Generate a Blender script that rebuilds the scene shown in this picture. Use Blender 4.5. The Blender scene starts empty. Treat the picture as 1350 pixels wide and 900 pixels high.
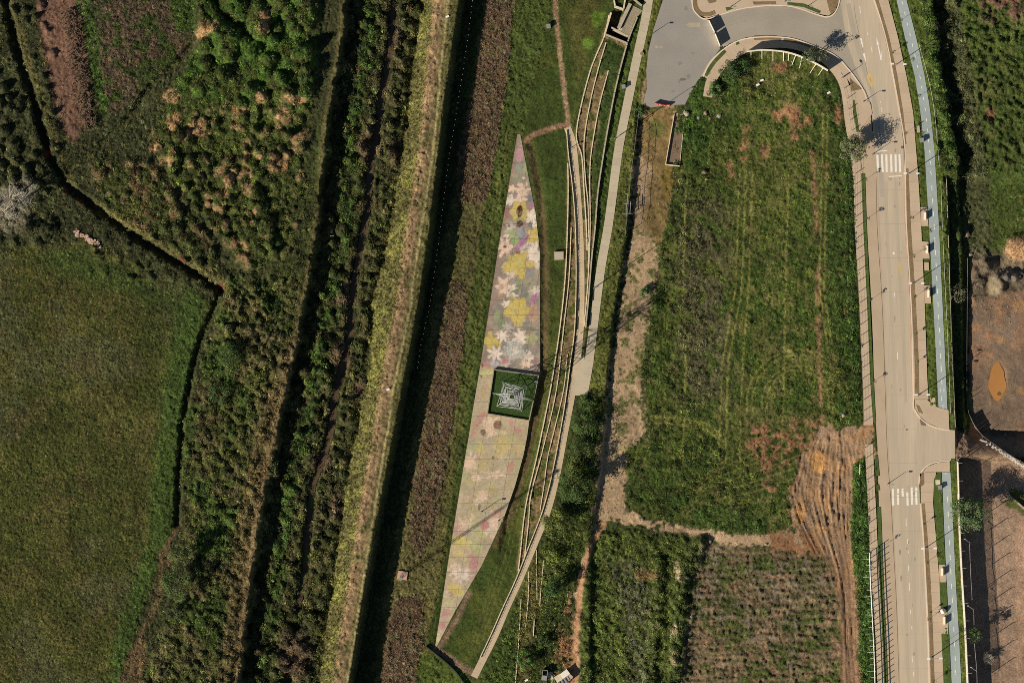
import bpy, math, random
import numpy as np
from mathutils import Vector
S = bpy.context.scene
random.seed(7); RNG = np.random.default_rng(11)
MPP = 0.2                                   # metres of ground per photograph pixel

# ---------------------------------------------------------------- camera, sky, sun, exposure
SUN_EL = math.radians(31.0)
SHX, SHY = 0.829, 0.559                     # shadows fall towards +x +y
cam = bpy.data.cameras.new('camera'); co = bpy.data.objects.new('camera', cam)
S.collection.objects.link(co); S.camera = co
co.location = (0, 0, 2000.0); co.rotation_euler = (0, 0, 0)
cam.sensor_width = 36.0; cam.lens = 36.0*2000.0/270.0
cam.clip_start = 10.0; cam.clip_end = 20000.0
W = bpy.data.worlds.new('World'); S.world = W; W.use_nodes = True
wn = W.node_tree.nodes; wn.clear()
sky = wn.new('ShaderNodeTexSky'); sky.sky_type = 'NISHITA'; sky.sun_disc = False; sky.dust_density = 0.2; sky.ozone_density = 2.5
sky.sun_elevation = SUN_EL; sky.sun_rotation = math.atan2(-SHX, -SHY)
bg = wn.new('ShaderNodeBackground'); bg.inputs['Strength'].default_value = 0.05
wo = wn.new('ShaderNodeOutputWorld')
W.node_tree.links.new(sky.outputs[0], bg.inputs[0]); W.node_tree.links.new(bg.outputs[0], wo.inputs[0])
sl = bpy.data.lights.new('sun', 'SUN'); sl.energy = 5.0; sl.angle = math.radians(0.5); sl.color = (1.0, 0.93, 0.83)
so = bpy.data.objects.new('sun', sl); S.collection.objects.link(so)
so.rotation_euler = Vector((SHX*math.cos(SUN_EL), SHY*math.cos(SUN_EL), -math.sin(SUN_EL))).to_track_quat('-Z', 'Y').to_euler()
S.cycles.filter_width = 0.9; S.cycles.use_denoising = False; S.cycles.max_bounces = 4
S.view_settings.view_transform = 'Standard'; S.view_settings.look = 'None'
S.view_settings.exposure = -0.06; S.view_settings.gamma = 1.0; S.view_settings.use_curve_mapping = False

# ---------------------------------------------------------------- helpers
def wx(px): return (px-675.0)*MPP
def wy(py): return (450.0-py)*MPP
def lin(c):
    c = np.asarray(c, float)/255.0
    return np.where(c <= .04045, c/12.92, ((c+.055)/1.055)**2.4)
def alb(r, g, b, k=1.18): return lin((r, g, b))*k      # sunlit photo colour -> surface colour
_tab = np.random.default_rng(5).random((256, 256))
def vn(x, y, seed=0):
    xi = np.floor(x).astype(np.int64); yi = np.floor(y).astype(np.int64)
    fx = x-xi; fy = y-yi; fx = fx*fx*(3-2*fx); fy = fy*fy*(3-2*fy)
    a = (xi+seed*37) & 255; b = (yi+seed*91) & 255; a1 = (a+1) & 255; b1 = (b+1) & 255
    return (_tab[a, b]*(1-fx)+_tab[a1, b]*fx)*(1-fy)+(_tab[a, b1]*(1-fx)+_tab[a1, b1]*fx)*fy
def fbm(x, y, sc, seed=0, o=3):
    r = 0; a = .5; t = 0
    for i in range(o):
        r = r+a*vn(x/sc*2**i+13.7*i, y/sc*2**i+7.1*i, seed+i); t += a; a *= .55
    return r/t
def ss(a, b, x):
    t = np.clip((x-a)/(b-a), 0, 1); return t*t*(3-2*t)

MATS = {}
def mat(name, c, rough=.9, amp=.12, sc=1.5, obj=0.0, amp2=.12, sc2=.12, stretch=(1, 1, 1), metal=0.0, bump=0.0):
    if name in MATS: return MATS[name]
    m = bpy.data.materials.new(name); m.use_nodes = True; nt = m.node_tree; N = nt.nodes; L = nt.links
    b = N['Principled BSDF']; b.inputs['Roughness'].default_value = rough; b.inputs['Metallic'].default_value = metal
    b.inputs['Specular IOR Level'].default_value = .25
    tc = N.new('ShaderNodeNewGeometry'); mp = N.new('ShaderNodeMapping'); mp.inputs['Scale'].default_value = stretch
    L.new(tc.outputs['Position'], mp.inputs['Vector'])
    def noise(scale, detail):
        n = N.new('ShaderNodeTexNoise'); n.inputs['Scale'].default_value = scale; n.inputs['Detail'].default_value = detail
        L.new(mp.outputs[0], n.inputs['Vector']); return n
    def mr(src, a):
        r = N.new('ShaderNodeMapRange'); r.inputs['From Min'].default_value = .25; r.inputs['From Max'].default_value = .75
        r.inputs['To Min'].default_value = 1-a; r.inputs['To Max'].default_value = 1+a; L.new(src, r.inputs['Value']); return r.outputs[0]
    n1 = noise(sc, 5); n2 = noise(sc2, 3)
    mu = N.new('ShaderNodeMath'); mu.operation = 'MULTIPLY'; L.new(mr(n1.outputs[0], amp), mu.inputs[0]); L.new(mr(n2.outputs[0], amp2), mu.inputs[1])
    out = mu.outputs[0]
    if obj:
        oi = N.new('ShaderNodeObjectInfo'); r = N.new('ShaderNodeMapRange'); r.inputs['To Min'].default_value = 1-obj; r.inputs['To Max'].default_value = 1+obj
        L.new(oi.outputs['Random'], r.inputs['Value']); m2 = N.new('ShaderNodeMath'); m2.operation = 'MULTIPLY'
        L.new(out, m2.inputs[0]); L.new(r.outputs[0], m2.inputs[1]); out = m2.outputs[0]
    vm = N.new('ShaderNodeVectorMath'); vm.operation = 'SCALE'; L.new(out, vm.inputs['Scale'])
    if isinstance(c, str):
        at = N.new('ShaderNodeAttribute'); at.attribute_name = c.split(':')[0]
        if c.endswith(':inst'): at.attribute_type = 'INSTANCER'
        L.new(at.outputs['Vector'], vm.inputs[0])
    else: vm.inputs[0].default_value = tuple(c)[:3]
    L.new(vm.outputs[0], b.inputs['Base Color'])
    if bump:
        bp = N.new('ShaderNodeBump'); bp.inputs['Strength'].default_value = bump; bp.inputs['Distance'].default_value = .1
        L.new(n1.outputs[0], bp.inputs['Height']); L.new(bp.outputs[0], b.inputs['Normal'])
    MATS[name] = m; return m

def tag(o, label=None, cat=None, group=None, kind=None):
    if label: o['label'] = label
    if cat: o['category'] = cat
    if group: o['group'] = group
    if kind: o['kind'] = kind
    return o
def link(o): S.collection.objects.link(o); return o
def thing(name, label, cat, loc=(0, 0, 0), rz=0, group=None):
    o = link(bpy.data.objects.new(name, None)); o.location = loc; o.rotation_euler = (0, 0, rz); o.empty_display_size = .3
    return tag(o, label, cat, group)
class MB:
    def __init__(s): s.v = []; s.f = []
    def add(s, vs, fs):
        k = len(s.v); s.v += [tuple(v) for v in vs]; s.f += [tuple(i+k for i in f) for f in fs]; return s
    def box(s, c, d, rz=0, rx=0):
        hx, hy, hz = d[0]/2, d[1]/2, d[2]/2; vs = []
        for z in (-hz, hz):
            for x, y in ((-hx, -hy), (hx, -hy), (hx, hy), (-hx, hy)):
                yy, zz = (y*math.cos(rx)-z*math.sin(rx), y*math.sin(rx)+z*math.cos(rx))
                vs.append((c[0]+x*math.cos(rz)-yy*math.sin(rz), c[1]+x*math.sin(rz)+yy*math.cos(rz), c[2]+zz))
        return s.add(vs, [(0, 3, 2, 1), (4, 5, 6, 7), (0, 1, 5, 4), (1, 2, 6, 5), (2, 3, 7, 6), (3, 0, 4, 7)])
    def tube(s, p, q, r0, r1=None, n=6):
        r1 = r0 if r1 is None else r1; p = Vector(p); q = Vector(q); d = (q-p).normalized()
        a = d.orthogonal().normalized(); b = d.cross(a); vs = []
        for c, r in ((p, r0), (q, r1)):
            for i in range(n):
                t = 2*math.pi*i/n; vs.append(c+a*r*math.cos(t)+b*r*math.sin(t))
        fs = [(i, (i+1) % n, n+(i+1) % n, n+i) for i in range(n)]+[tuple(range(n))[::-1], tuple(range(n, 2*n))]
        return s.add(vs, fs)
    def prism(s, pts, z0, z1):          # pts world xy, z0/z1 numbers
        n = len(pts); a = sum(pts[i][0]*pts[(i+1) % n][1]-pts[(i+1) % n][0]*pts[i][1] for i in range(n))
        if a < 0: pts = pts[::-1]
        vs = [(x, y, z0) for x, y in pts]+[(x, y, z1) for x, y in pts]
        return s.add(vs, [tuple(range(n))[::-1], tuple(range(n, 2*n))]+[(i, (i+1) % n, n+(i+1) % n, n+i) for i in range(n)])
    def strip(s, L, R, z0, z1):         # two equal-length world polylines -> solid ribbon
        n = len(L); vs = []
        for i in range(n): vs += [(L[i][0], L[i][1], z1), (R[i][0], R[i][1], z1), (L[i][0], L[i][1], z0), (R[i][0], R[i][1], z0)]
        fs = []
        for i in range(n-1):
            a = 4*i; b = a+4
            fs += [(a, b, b+1, a+1), (a+2, a+3, b+3, b+2), (a, a+2, b+2, b), (a+1, b+1, b+3, a+3)]
        fs += [(0, 1, 3, 2), (4*n-4, 4*n-2, 4*n-1, 4*n-3)]
        return s.add(vs, fs)
    def mesh(s, name, m, off=(0, 0, 0), smooth=False):
        me = bpy.data.meshes.new(name); me.from_pydata([(x-off[0], y-off[1], z-off[2]) for x, y, z in s.v], [], s.f)
        if m: me.materials.append(m)
        if smooth: me.polygons.foreach_set('use_smooth', [True]*len(me.polygons))
        return me
    def build(s, name, m, parent=None, smooth=False, local=False):
        if parent is None:
            o = link(bpy.data.objects.new(name, s.mesh(name, m, smooth=smooth))); return o
        off = (0, 0, 0) if local else tuple(root_loc(parent))
        o = link(bpy.data.objects.new(name, s.mesh(name, m, off, smooth))); o.parent = parent; return o
def root_loc(o):
    v = Vector((0, 0, 0))
    while o: v += o.location; o = o.parent
    return v
def put(mesh, name, parent, loc=(0, 0, 0), rz=0):       # another part sharing mesh data; loc is local
    o = link(bpy.data.objects.new(name, mesh)); o.parent = parent; o.location = loc; o.rotation_euler = (0, 0, rz); return o
def copy_tree(o, parent=None):
    c = o.copy(); link(c); c.parent = parent
    for ch in list(o.children): copy_tree(ch, c)
    return c
def P(pts): return [(wx(x), wy(y)) for x, y in pts]
def smooth_line(pts, step=4.0):          # Catmull-Rom resample in photo pixels
    p = [np.array(q, float) for q in pts]; p = [2*p[0]-p[1]]+p+[2*p[-1]-p[-2]]; out = []
    for i in range(1, len(p)-2):
        n = max(1, int(np.linalg.norm(p[i+1]-p[i])/step))
        for k in range(n):
            t = k/n; a, b, c, d = p[i-1], p[i], p[i+1], p[i+2]
            out.append(.5*(2*b+(c-a)*t+(2*a-5*b+4*c-d)*t*t+(3*b-a-3*c+d)*t**3))
    out.append(p[-2]); return np.array(out)
def offset(line, w):                     # left/right offsets (photo px) of a resampled line
    t = np.gradient(line, axis=0); t /= np.linalg.norm(t, axis=1)[:, None]+1e-9; n = np.stack([-t[:, 1], t[:, 0]], 1)
    w = np.asarray(w, float).reshape(-1, 1) if np.ndim(w) else w
    return line+n*w/2, line-n*w/2
def ribbon(name, pts, w, z0, z1, m, parent=None, step=4.0):
    l, r = offset(smooth_line(pts, step), w); mb = MB(); mb.strip(P(l), P(r), z0, z1)
    return mb.build(name, m, parent)
def slabs(parent, pts, w, length, m, z0=-.12, z1=0.0, name='slab', gap=.05):   # ribbon cut into paving slabs
    ln = smooth_line(pts, 1.0); l, r = offset(ln, w); s = np.r_[0, np.cumsum(np.linalg.norm(np.diff(ln, axis=0), axis=1))]
    n = max(1, int(round(s[-1]/length))); e = np.linspace(0, s[-1], n+1)
    for i in range(n):
        q = np.linspace(e[i]+gap, e[i+1]-gap, 3)
        f = lambda A: np.stack([np.interp(q, s, A[:, 0]), np.interp(q, s, A[:, 1])], 1)
        MB().strip(P(f(l)), P(f(r)), z0, z1+.004*(i % 2)).build(name, m, parent)
def yslabs(parent, ys, xl, xr, y0, y1, length, m, z0=-.12, z1=0.0, name="slab", gap=.05):
    n = max(1, int(round((y1-y0)/length))); e = np.linspace(y0, y1, n+1)
    for i in range(n):
        q = np.linspace(e[i]+gap, e[i+1]-gap, 3)
        MB().strip(P(list(zip(np.interp(q, ys, xl), q))), P(list(zip(np.interp(q, ys, xr), q))), z0, z1+.004*(i % 2)).build(name, m, parent)
# ---------------------------------------------------------------- the ground: one sheet, relief and soil/plant colours
gx = np.r_[-9000, -3000, -900, -300, -90, np.arange(-30, 1381, 1.5), 1440, 1650, 2250, 4400, 10300].astype(float)
gy = np.r_[-9000, -3000, -900, -300, -90, np.arange(-30, 931, 1.5), 990, 1200, 1800, 4000, 9900].astype(float)
GX, GY = np.meshgrid(gx, gy); PX = np.clip(GX, -30, 1380); PY = np.clip(GY, -30, 930)
H_, W_ = PX.shape
wX = PX+(fbm(PX, PY, 14, 1)-.5)*9; wY = PY+(fbm(PX, PY, 14, 2)-.5)*9          # ragged edges
vX = PX+(fbm(PX, PY, 5, 3)-.5)*3.0; vY = PY+(fbm(PX, PY, 5, 4)-.5)*3.0          # slightly ragged
n1 = fbm(PX, PY, 4, 5); n2 = fbm(PX, PY, 12, 6); n3 = fbm(PX, PY, 40, 7, 4); n4 = fbm(PX, PY, 7, 8); n5 = fbm(PX, PY, 90, 9, 3)
jit = RNG.random(PX.shape)
def xi(ys, xs, Y=None): return np.interp(PY if Y is None else Y, ys, xs)
def sdpoly(pts, X, Y):
    p = np.array(pts, float); x0, y0 = p.min(0)-12; x1, y1 = p.max(0)+12
    out = np.full(X.shape, 99.0); sel = (X > x0) & (X < x1) & (Y > y0) & (Y < y1)
    x = X[sel]; y = Y[sel]; d = np.full(x.shape, 1e9); ins = np.zeros(x.shape, bool)
    for i in range(len(p)):
        a = p[i]; b = p[(i+1) % len(p)]; e = b-a; L2 = e@e+1e-9
        t = np.clip(((x-a[0])*e[0]+(y-a[1])*e[1])/L2, 0, 1)
        d = np.minimum(d, (x-a[0]-t*e[0])**2+(y-a[1]-t*e[1])**2)
        c = ((a[1] > y) != (b[1] > y)); ins ^= c & (x < (b[0]-a[0])*(y-a[1])/(b[1]-a[1]+1e-12)+a[0])
    out[sel] = np.where(ins, -1, 1)*np.sqrt(d); return out
def dline(pts, X, Y, far=40):
    p = np.array(pts, float); x0, y0 = p.min(0)-far; x1, y1 = p.max(0)+far
    out = np.full(X.shape, 99.0); sel = (X > x0) & (X < x1) & (Y > y0) & (Y < y1); x = X[sel]; y = Y[sel]; d = np.full(x.shape, 1e9)
    for i in range(len(p)-1):
        a = p[i]; e = p[i+1]-a; t = np.clip(((x-a[0])*e[0]+(y-a[1])*e[1])/(e@e+1e-9), 0, 1)
        d = np.minimum(d, (x-a[0]-t*e[0])**2+(y-a[1]-t*e[1])**2)
    out[sel] = np.sqrt(d); return out
def poly(pts, f=4.0, warp=2):
    X, Y = ((PX, PY), (vX, vY), (wX, wY))[warp]; return np.clip(.5-sdpoly(pts, X, Y)/f, 0, 1)
def ragged(pts, f, v=1.0): m = poly(pts, f, 2); return ss(.36, .64, m+(.6*n4+.4*n1-.5)*v*4*m*(1-m)*1.6)
def line(pts, w, f=2.0, warp=1):
    X, Y = ((PX, PY), (vX, vY), (wX, wY))[warp]; return np.clip(.5-(dline(pts, X, Y)-w/2)/f, 0, 1)
def between(xl, xr, f=4.0, X=None):
    X = wX if X is None else X; return np.clip(.5+(X-xl)/f, 0, 1)*np.clip(.5-(X-xr)/f, 0, 1)
def blob(cx, cy, rx, ry, f=.25, warp=2):
    X, Y = ((PX, PY), (vX, vY), (wX, wY))[warp]
    return np.clip(.5-(np.hypot((X-cx)/rx, (Y-cy)/ry)-1)/f, 0, 1)
COL = np.zeros((H_, W_, 3)); COL[:] = alb(58, 68, 34)
def paint(m, c, v=.25, nz=None):
    nz = n4 if nz is None else nz
    k = (1+v*(nz-.5)*2+v*.8*(jit-.5))[..., None]; COL[:] = COL*(1-m[..., None])+np.asarray(c)*k*m[..., None]

# shared limits, photo px as functions of y
Yk = [0, 70, 160, 300, 480, 600, 700, 900]
xs = xi(Yk, [455, 448, 430, 418, 384, 357, 337, 314])                        # bund west of the stream
xl = xi([0, 100, 200, 300, 400, 480, 600, 750, 900], [556, 543, 529, 514, 490, 487, 463, 440, 420])
xc = xi([0, 100, 200, 300, 400, 500, 600, 700, 800, 900], [577, 566, 557, 541, 527, 508, 491, 475, 459, 444])
xr = xi([0, 100, 160, 300, 400, 500, 600, 700, 800, 900], [605, 590, 582, 566, 551, 532, 513, 493, 476, 460])
xb = xi([0, 80, 160, 260, 340, 440, 540, 620, 720, 800, 900], [636, 622, 610, 595, 581, 565, 550, 538, 520, 507, 494])
xg = xi([0, 60, 120, 200, 235, 340, 480, 560, 600], [1227, 1236, 1247, 1259, 1265, 1272, 1273, 1276, 1282])   # gully / ditch on the right
xw = xi([225, 300, 400, 480, 560], [1248, 1250.5, 1253.5, 1256.5, 1260])      # garden wall
xw2 = xi([608, 700, 760, 820, 900], [1263.5, 1266, 1269, 1273, 1277])         # big retaining wall
xp = xi([140, 220, 300, 350, 417, 450, 500, 567, 640, 700], [838, 834, 826, 819, 807, 804, 799, 795, 788, 776]) # step down east of the path
xt = xi([0, 178, 300, 367, 433, 487, 527, 600, 667, 740, 765], [790, 748, 747.5, 744.5, 737.5, 729.5, 722.5, 707, 692.5, 684, 682])

# ---- relief
rs = np.random.default_rng(77)
def stamps(cs, seed=0):                      # rounded heaps: list of (px, py, radius px, height m)
    out = np.zeros((H_, W_))
    for x, y, r, h in cs:
        q = float(vn(np.array([x/38.]), np.array([y/38.]), 88)[0]); k = .35+1.35*q; r = r*(.6+.8*q); h = h*(.25+1.25*q)
        i0, i1 = np.searchsorted(gx, [x-r*1.5, x+r*1.5]); j0, j1 = np.searchsorted(gy, [y-r*1.5, y+r*1.5])
        if i1 <= i0 or j1 <= j0: continue
        sx = (vX[j0:j1, i0:i1]+wX[j0:j1, i0:i1])/2-x; sy = (vY[j0:j1, i0:i1]+wY[j0:j1, i0:i1])/2-y
        out[j0:j1, i0:i1] = np.maximum(out[j0:j1, i0:i1], h*np.clip(1-(sx*sx+sy*sy)/(r*r), 0, 1)**.7)
    return out
Z = np.zeros((H_, W_))
west = 5.5+.5*(n3-.5)
corr = 1.6+1.1*(n4-.5)*2+.8*(n2-.5)
Z = np.where(wX < xs+6, west, corr)
xs_r = xs+12*(n3-.5)+9*(n2-.5)+6*(n4-.5)
Z = west*(1-ss(xs_r+2, xs_r+12, vX))+corr*ss(xs_r+2, xs_r+12, vX)+.5*np.exp(-((vX-xs)/4.5)**2)
rise = 1.6+4.8*np.clip((vX-xl)/(xc-xl), 0, 1)+.25*(n1-.5)
Z = Z*(1-ss(-6, 2, vX-xl))+rise*ss(-6, 2, vX-xl)
low = .05+.3*(n2-.5)
Z = Z*(1-ss(xr, xr+9, PX))+low*ss(xr, xr+9, PX)
# bank vegetation lumps
COR = between(xs+8, xl, 6)
bank = []
for _ in range(330):
    y = rs.uniform(-20, 920); lo = float(np.interp(y, Yk, [455, 448, 430, 418, 384, 357, 337, 314]))+14; hi = float(np.interp(y, [0, 100, 200, 300, 400, 480, 600, 750, 900], [556, 543, 529, 514, 490, 487, 463, 440, 420]))-3
    bank.append((lo+(hi-lo)*rs.random()**.7, y, rs.uniform(3.5, 8.5), rs.uniform(.7, 2.3)))
bk = stamps(bank); Z += bk*(PX > xs+10)*(PX < xl)
wstm = []
for _ in range(420):
    y = rs.uniform(360, 920); lo = float(np.interp(y, [380, 480, 560, 690, 760, 900], [300, 268, 243, 245, 250, 190])); hi = float(np.interp(y, Yk, [455, 448, 430, 418, 384, 357, 337, 314]))-6
    wstm.append((rs.uniform(lo, hi), y, rs.uniform(3, 9), rs.uniform(.3, 1.2)))
for _ in range(90): wstm.append((rs.uniform(120, 300), rs.uniform(210, 370), rs.uniform(3, 7), rs.uniform(.4, 1.4)))
for _ in range(120): wstm.append((rs.uniform(-20, 75), rs.uniform(0, 320), rs.uniform(4, 9), rs.uniform(.7, 2.2)))
for _ in range(90): wstm.append((rs.uniform(xg.min(), 1275), rs.uniform(-20, 330), rs.uniform(3, 7), rs.uniform(.4, 1.4)))
# stream
stream = [(519, 0), (515, 60), (509, 95), (503, 130), (499, 165), (492, 200), (486, 235), (487, 270), (480, 300), (472, 340), (466, 375), (463, 410), (461, 445), (452, 480), (447, 505), (440, 530), (436, 570), (424, 610), (412, 640), (409, 680), (404, 720), (402, 760), (392, 800)]
dst = dline(stream, vX, vY); chan = (1-ss(4.5, 8, dst))*COR; Z = Z*(1-chan)+.15*chan
# mounds
MD = poly([(262, -30), (420, -30), (415, 120), (400, 250), (388, 340), (330, 355), (290, 310), (255, 270), (212, 215), (205, 170), (225, 130), (262, 60)], 14)
mc = []
for gi in range(-2, 16):
    for gj in range(0, 22):
        mc.append((205+gi*16.5+rs.normal(0, 3.2)+(gj % 2)*7, 130+gj*12.5+rs.normal(0, 3.2)+gi*1.5, rs.uniform(5.5, 10.5), rs.uniform(.6, 2.4)))
md = stamps(mc)/2.4
upper = 1-ss(120, 160, PY)
mnd = 2.5*md*(1-upper)+(3.0*fbm(PX, PY, 26, 21)+stamps([(rs.uniform(262, 410), rs.uniform(-20, 150), rs.uniform(8, 15), rs.uniform(1.4, 3.4)) for _ in range(75)]))*upper
Z += MD*mnd
SC1 = poly([(120, 210), (205, 215), (262, 290), (300, 370), (285, 372), (240, 340), (170, 300), (130, 262)], 12)
Z += SC1*(1.2*n4)
WST = between(xi([380, 480, 560, 690, 760, 900], [300, 268, 243, 245, 250, 190]), xs-6, 10)*ss(340, 390, PY)   # scrub between field and bund
Z += WST*(1.7*(n4-.4)+1.0*(n2-.5))
Z += poly([(300, 370), (345, 375), (370, 440), (345, 520), (300, 500), (290, 430)], 16)*1.6*n4
# ditches on the west side
dA = [(2, -30), (12, 20), (28, 80), (45, 130), (58, 180), (72, 215), (86, 242), (112, 262), (140, 285), (180, 312), (220, 338), (262, 362), (294, 384)]
dB = [(290, 385), (278, 420), (264, 450), (256, 480), (248, 520), (241, 560), (237, 620), (236, 660), (234, 690)]
dC = [(-30, 150), (0, 165), (25, 175), (60, 212), (80, 230)]
ddA = dline(dA, vX, vY); ddB = dline(dB, vX, vY); ddC = dline([(255, 62), (235, 85), (200, 115), (170, 160), (120, 205), (90, 225)], vX, vY)
ddA = ddA+3.5*(n4-.5)+3*(n2-.5)
Z -= 2.4*(1-ss(1.5, 8, ddA))+1.6*(1-ss(1, 6.5, ddB+3*(n4-.5)))+1.3*(1-ss(2, 8, ddC))

Z += stamps(wstm)*(ddA > 5)*(ddB > 5)
# right-hand side
east = .0+.12*(n2-.5)
right = ss(xp+0, xp+5, vX)
Z = Z-1.5*ss(xp, xp+4, vX)*(1-ss(xp+90, xp+300, PX))*ss(130, 160, PY)
fieldn = poly([(850, 145), (930, 140), (960, 80), (1080, 80), (1112, 150), (1135, 560), (1110, 700), (830, 690), (815, 600), (860, 380)], 8)
Z += fieldn*(.5*(n4-.5)+.4*(n2-.5))
lowr = poly([(770, 700), (930, 705), (905, 905), (760, 930)], 8); Z += lowr*(.9*(n4-.5)+.9*n2)
hedge2 = line([(925, 715), (900, 760), (893, 830), (888, 930)], 16, 8, 2); hedge3 = line([(866, 738), (868, 790), (860, 850), (850, 930)], 14, 8, 2); Z += hedge2*2.8*n4+hedge3*1.8*n4
# gully and yards
g1 = 1-ss(225, 245, PY)
xgr = xg+10*(n2-.5)+6*(n4-.5); Z -= g1*3.4*ss(xgr-1, xgr+5, vX)*(1-.75*ss(xg+12, xg+40, vX))
Z += g1*ss(xg+6, xg+14, vX)*2.2*(n4-.35)
gm = ss(225, 245, PY)*(1-ss(566, 600, PY))
Z -= gm*(1.9*ss(xw, xw+1.5, PX)+1.6*ss(xg-4, xg-1, vX))
Z -= ss(600, 609, PY)*(3.9*ss(xw2-.3, xw2+.8, PX)); Z -= ss(566, 570, PY)*(1-ss(600, 606, PY))*3.9*ss(1262, 1350, PX)*.5
def mound(cx, cy, rx, ry, h, z=None):
    global Z
    d = np.hypot((wX-cx)/rx, (wY-cy)/ry); Z += h*np.clip(1-d, 0, 1)**.8
for a in ((1350, 328, 30, 22, 3.4), (1318, 372, 17, 14, 3.2), (1305, 350, 14, 10, 1.8), (1290, 362, 10, 16, 1.6), (1333, 362, 14, 10, 2.4), (1299, 345, 8, 20, 1.5), (1345, 350, 9, 7, 1.4)): mound(*a)
RUB = poly([(1282, 330), (1350, 335), (1380, 350), (1380, 372), (1340, 385), (1300, 395), (1283, 400)], 10); Z += RUB*1.2*(n4-.4)
# swale lawn east of the mural and berms on terraces
Z -= .9*np.clip(between(xt-26, xt-1, 8, PX)*ss(430, 520, PY)*(1-ss(700, 760, PY)), 0, 1)
Z -= .5*line([(700, 190), (712, 240), (717, 330), (716, 470)], 6, 8)
# ruts on the bare ground
RUT = ragged([(1152, 553), (1152, 600), (1127, 612), (1122, 700), (1132, 930), (1108, 930), (1103, 790), (1080, 735), (1046, 692), (1040, 650), (1058, 600), (1085, 560), (1120, 566)], 16, 1.2)
flow = 90+np.clip((PY-700)/8, -14, 0)+xi([540, 620, 700, 780, 900], [1085, 1060, 1073, 1098, 1112])
rx_ = (wX-flow)/5.0
ruts = .6*fbm(rx_*5+fbm(PX, PY, 60, 33, 2)*9, PY*.035, 2.0, 31, 3)+.4*vn(rx_*2.4+fbm(PX, PY, 40, 35, 2)*4, PY*.02, 36)
grv = np.zeros((H_, W_))
for k in range(64):
    u = (k+rs.uniform(.1, .9))/64; y0_ = rs.uniform(568, 640); y1_ = rs.uniform(690, 780) if u < .55 else rs.uniform(780, 925); ys_ = np.linspace(y0_, y1_, 9)
    xs_ = np.interp(ys_, [565, 600, 650, 700, 760, 925], [1072, 1056, 1042, 1062, 1092, 1109])*(1-u)+np.interp(ys_, [565, 600, 650, 700, 760, 925], [1112, 1122, 1124, 1121, 1126, 1131])*u+rs.normal(0, 1.2)+1.2*np.sin(ys_/23+k)
    dd_ = dline(np.stack([xs_, ys_], 1).tolist(), PX, PY, 4); grv = np.maximum(grv, (1-ss(.5, 1.6, dd_))*rs.uniform(.4, 1))
for k in range(9):
    y_ = 588+k*3.2; grv = np.maximum(grv, (1-ss(.7, 1.8, dline([(1152, 562+k*3.6), (1125, 574+k*3), (1100, 580+k*3.5), (1075+k*2, 600+k*4)], PX, PY, 4)))*.5)
for k in range(10): grv = np.maximum(grv, (1-ss(.7, 1.8, dline([(1078-k, 575+k*6), (1060-k*2, 600+k*8), (1035+k, 632+k*7)], vX, PY, 4)))*.4)
Z += RUT*.35*(ruts-.5)-(RUT*.38+.06)*grv*ss(560, 566, PY)
rowsR = poly([(925, 715), (1095, 735), (1108, 800), (1108, 930), (898, 930), (905, 820)], 8)
rowz = np.sin((PY+.06*PX+16*(n3-.5)+5*(n4-.5))*2*np.pi/10); Z += rowsR*(.12*rowz+.5*(n1-.5)+.15*(n4-.5))
dug = poly([(45, -30), (102, -30), (118, 70), (122, 150), (98, 190), (80, 165), (62, 80)], 6)
Z += dug*.25*(n1-.5)
# pit of the look-out structure
PIT = [(806, 17), (821, 14), (814, 36), (829, 50), (826.5, 56), (798, 44.5)]
Z -= 2.6*poly(PIT, 1.2, 0)
Z += np.where((PX > xs+8) & (PX < xl), .0, 0)


# ---- colours, photo-sunlit values
FLD = poly([(-60, 350), (40, 325), (110, 322), (150, 335), (200, 350), (285, 398), (262, 450), (240, 540), (234, 620), (234, 690), (205, 755), (180, 830), (150, 930), (-60, 960)], 6)
paint(between(-99, xs, 4), alb(62, 64, 38), .45)
paint(FLD, alb(64, 69, 31), .35)
paint(FLD*ss(.46, .62, n3)*.8, alb(80, 76, 38), .4)
paint(FLD*ss(.52, .6, fbm(PX, PY, 60, 41)), alb(72, 74, 44), .4)
paint(FLD*ss(.62, .75, fbm(PX, PY, 22, 42))*.5, alb(84, 72, 42), .3)
edge = np.clip(1.6-np.abs(wX-xi([380, 480, 600, 700, 760, 850], [262, 238, 222, 214, 196, 166]))/16, 0, 1)*FLD
paint(edge*.9, alb(54, 80, 34), .4); Z += edge*.7*n4
paint(poly([(60, 330), (110, 325), (230, 385), (250, 420), (200, 400), (120, 370), (50, 350)], 14)*.7, alb(52, 74, 34), .4)
paint(dug, alb(112, 84, 66), .35, n1)
paint(poly([(118, -30), (262, -30), (262, 55), (235, 85), (150, 155), (128, 120), (135, 40)], 10), alb(84, 70, 52), .4)
paint(poly([(118, -30), (262, -30), (262, 55), (235, 85), (150, 155), (128, 120), (135, 40)], 10)*ss(.48, .6, n2), alb(52, 66, 30), .4)
paint(poly([(215, -30), (262, -30), (262, 40), (235, 45), (225, 10)], 8), alb(56, 80, 34), .4)
for k in range(3): paint(line([(97+k*7, -30), (112+k*7, 40), (122+k*5, 90), (135+k*3, 150)], 3.5, 2), alb(58, 92, 36), .3)
paint(line([(8, -30), (22, 20), (40, 80), (60, 140), (78, 195), (100, 245)], 7, 5), alb(92, 86, 48), .35)
paint(SC1, alb(66, 74, 38), .5); paint(SC1*ss(.5, .65, n2), alb(90, 74, 50), .4)
paint(line([(128, 270), (180, 300), (240, 340), (300, 372)], 7, 5), alb(98, 92, 52), .3)
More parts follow.
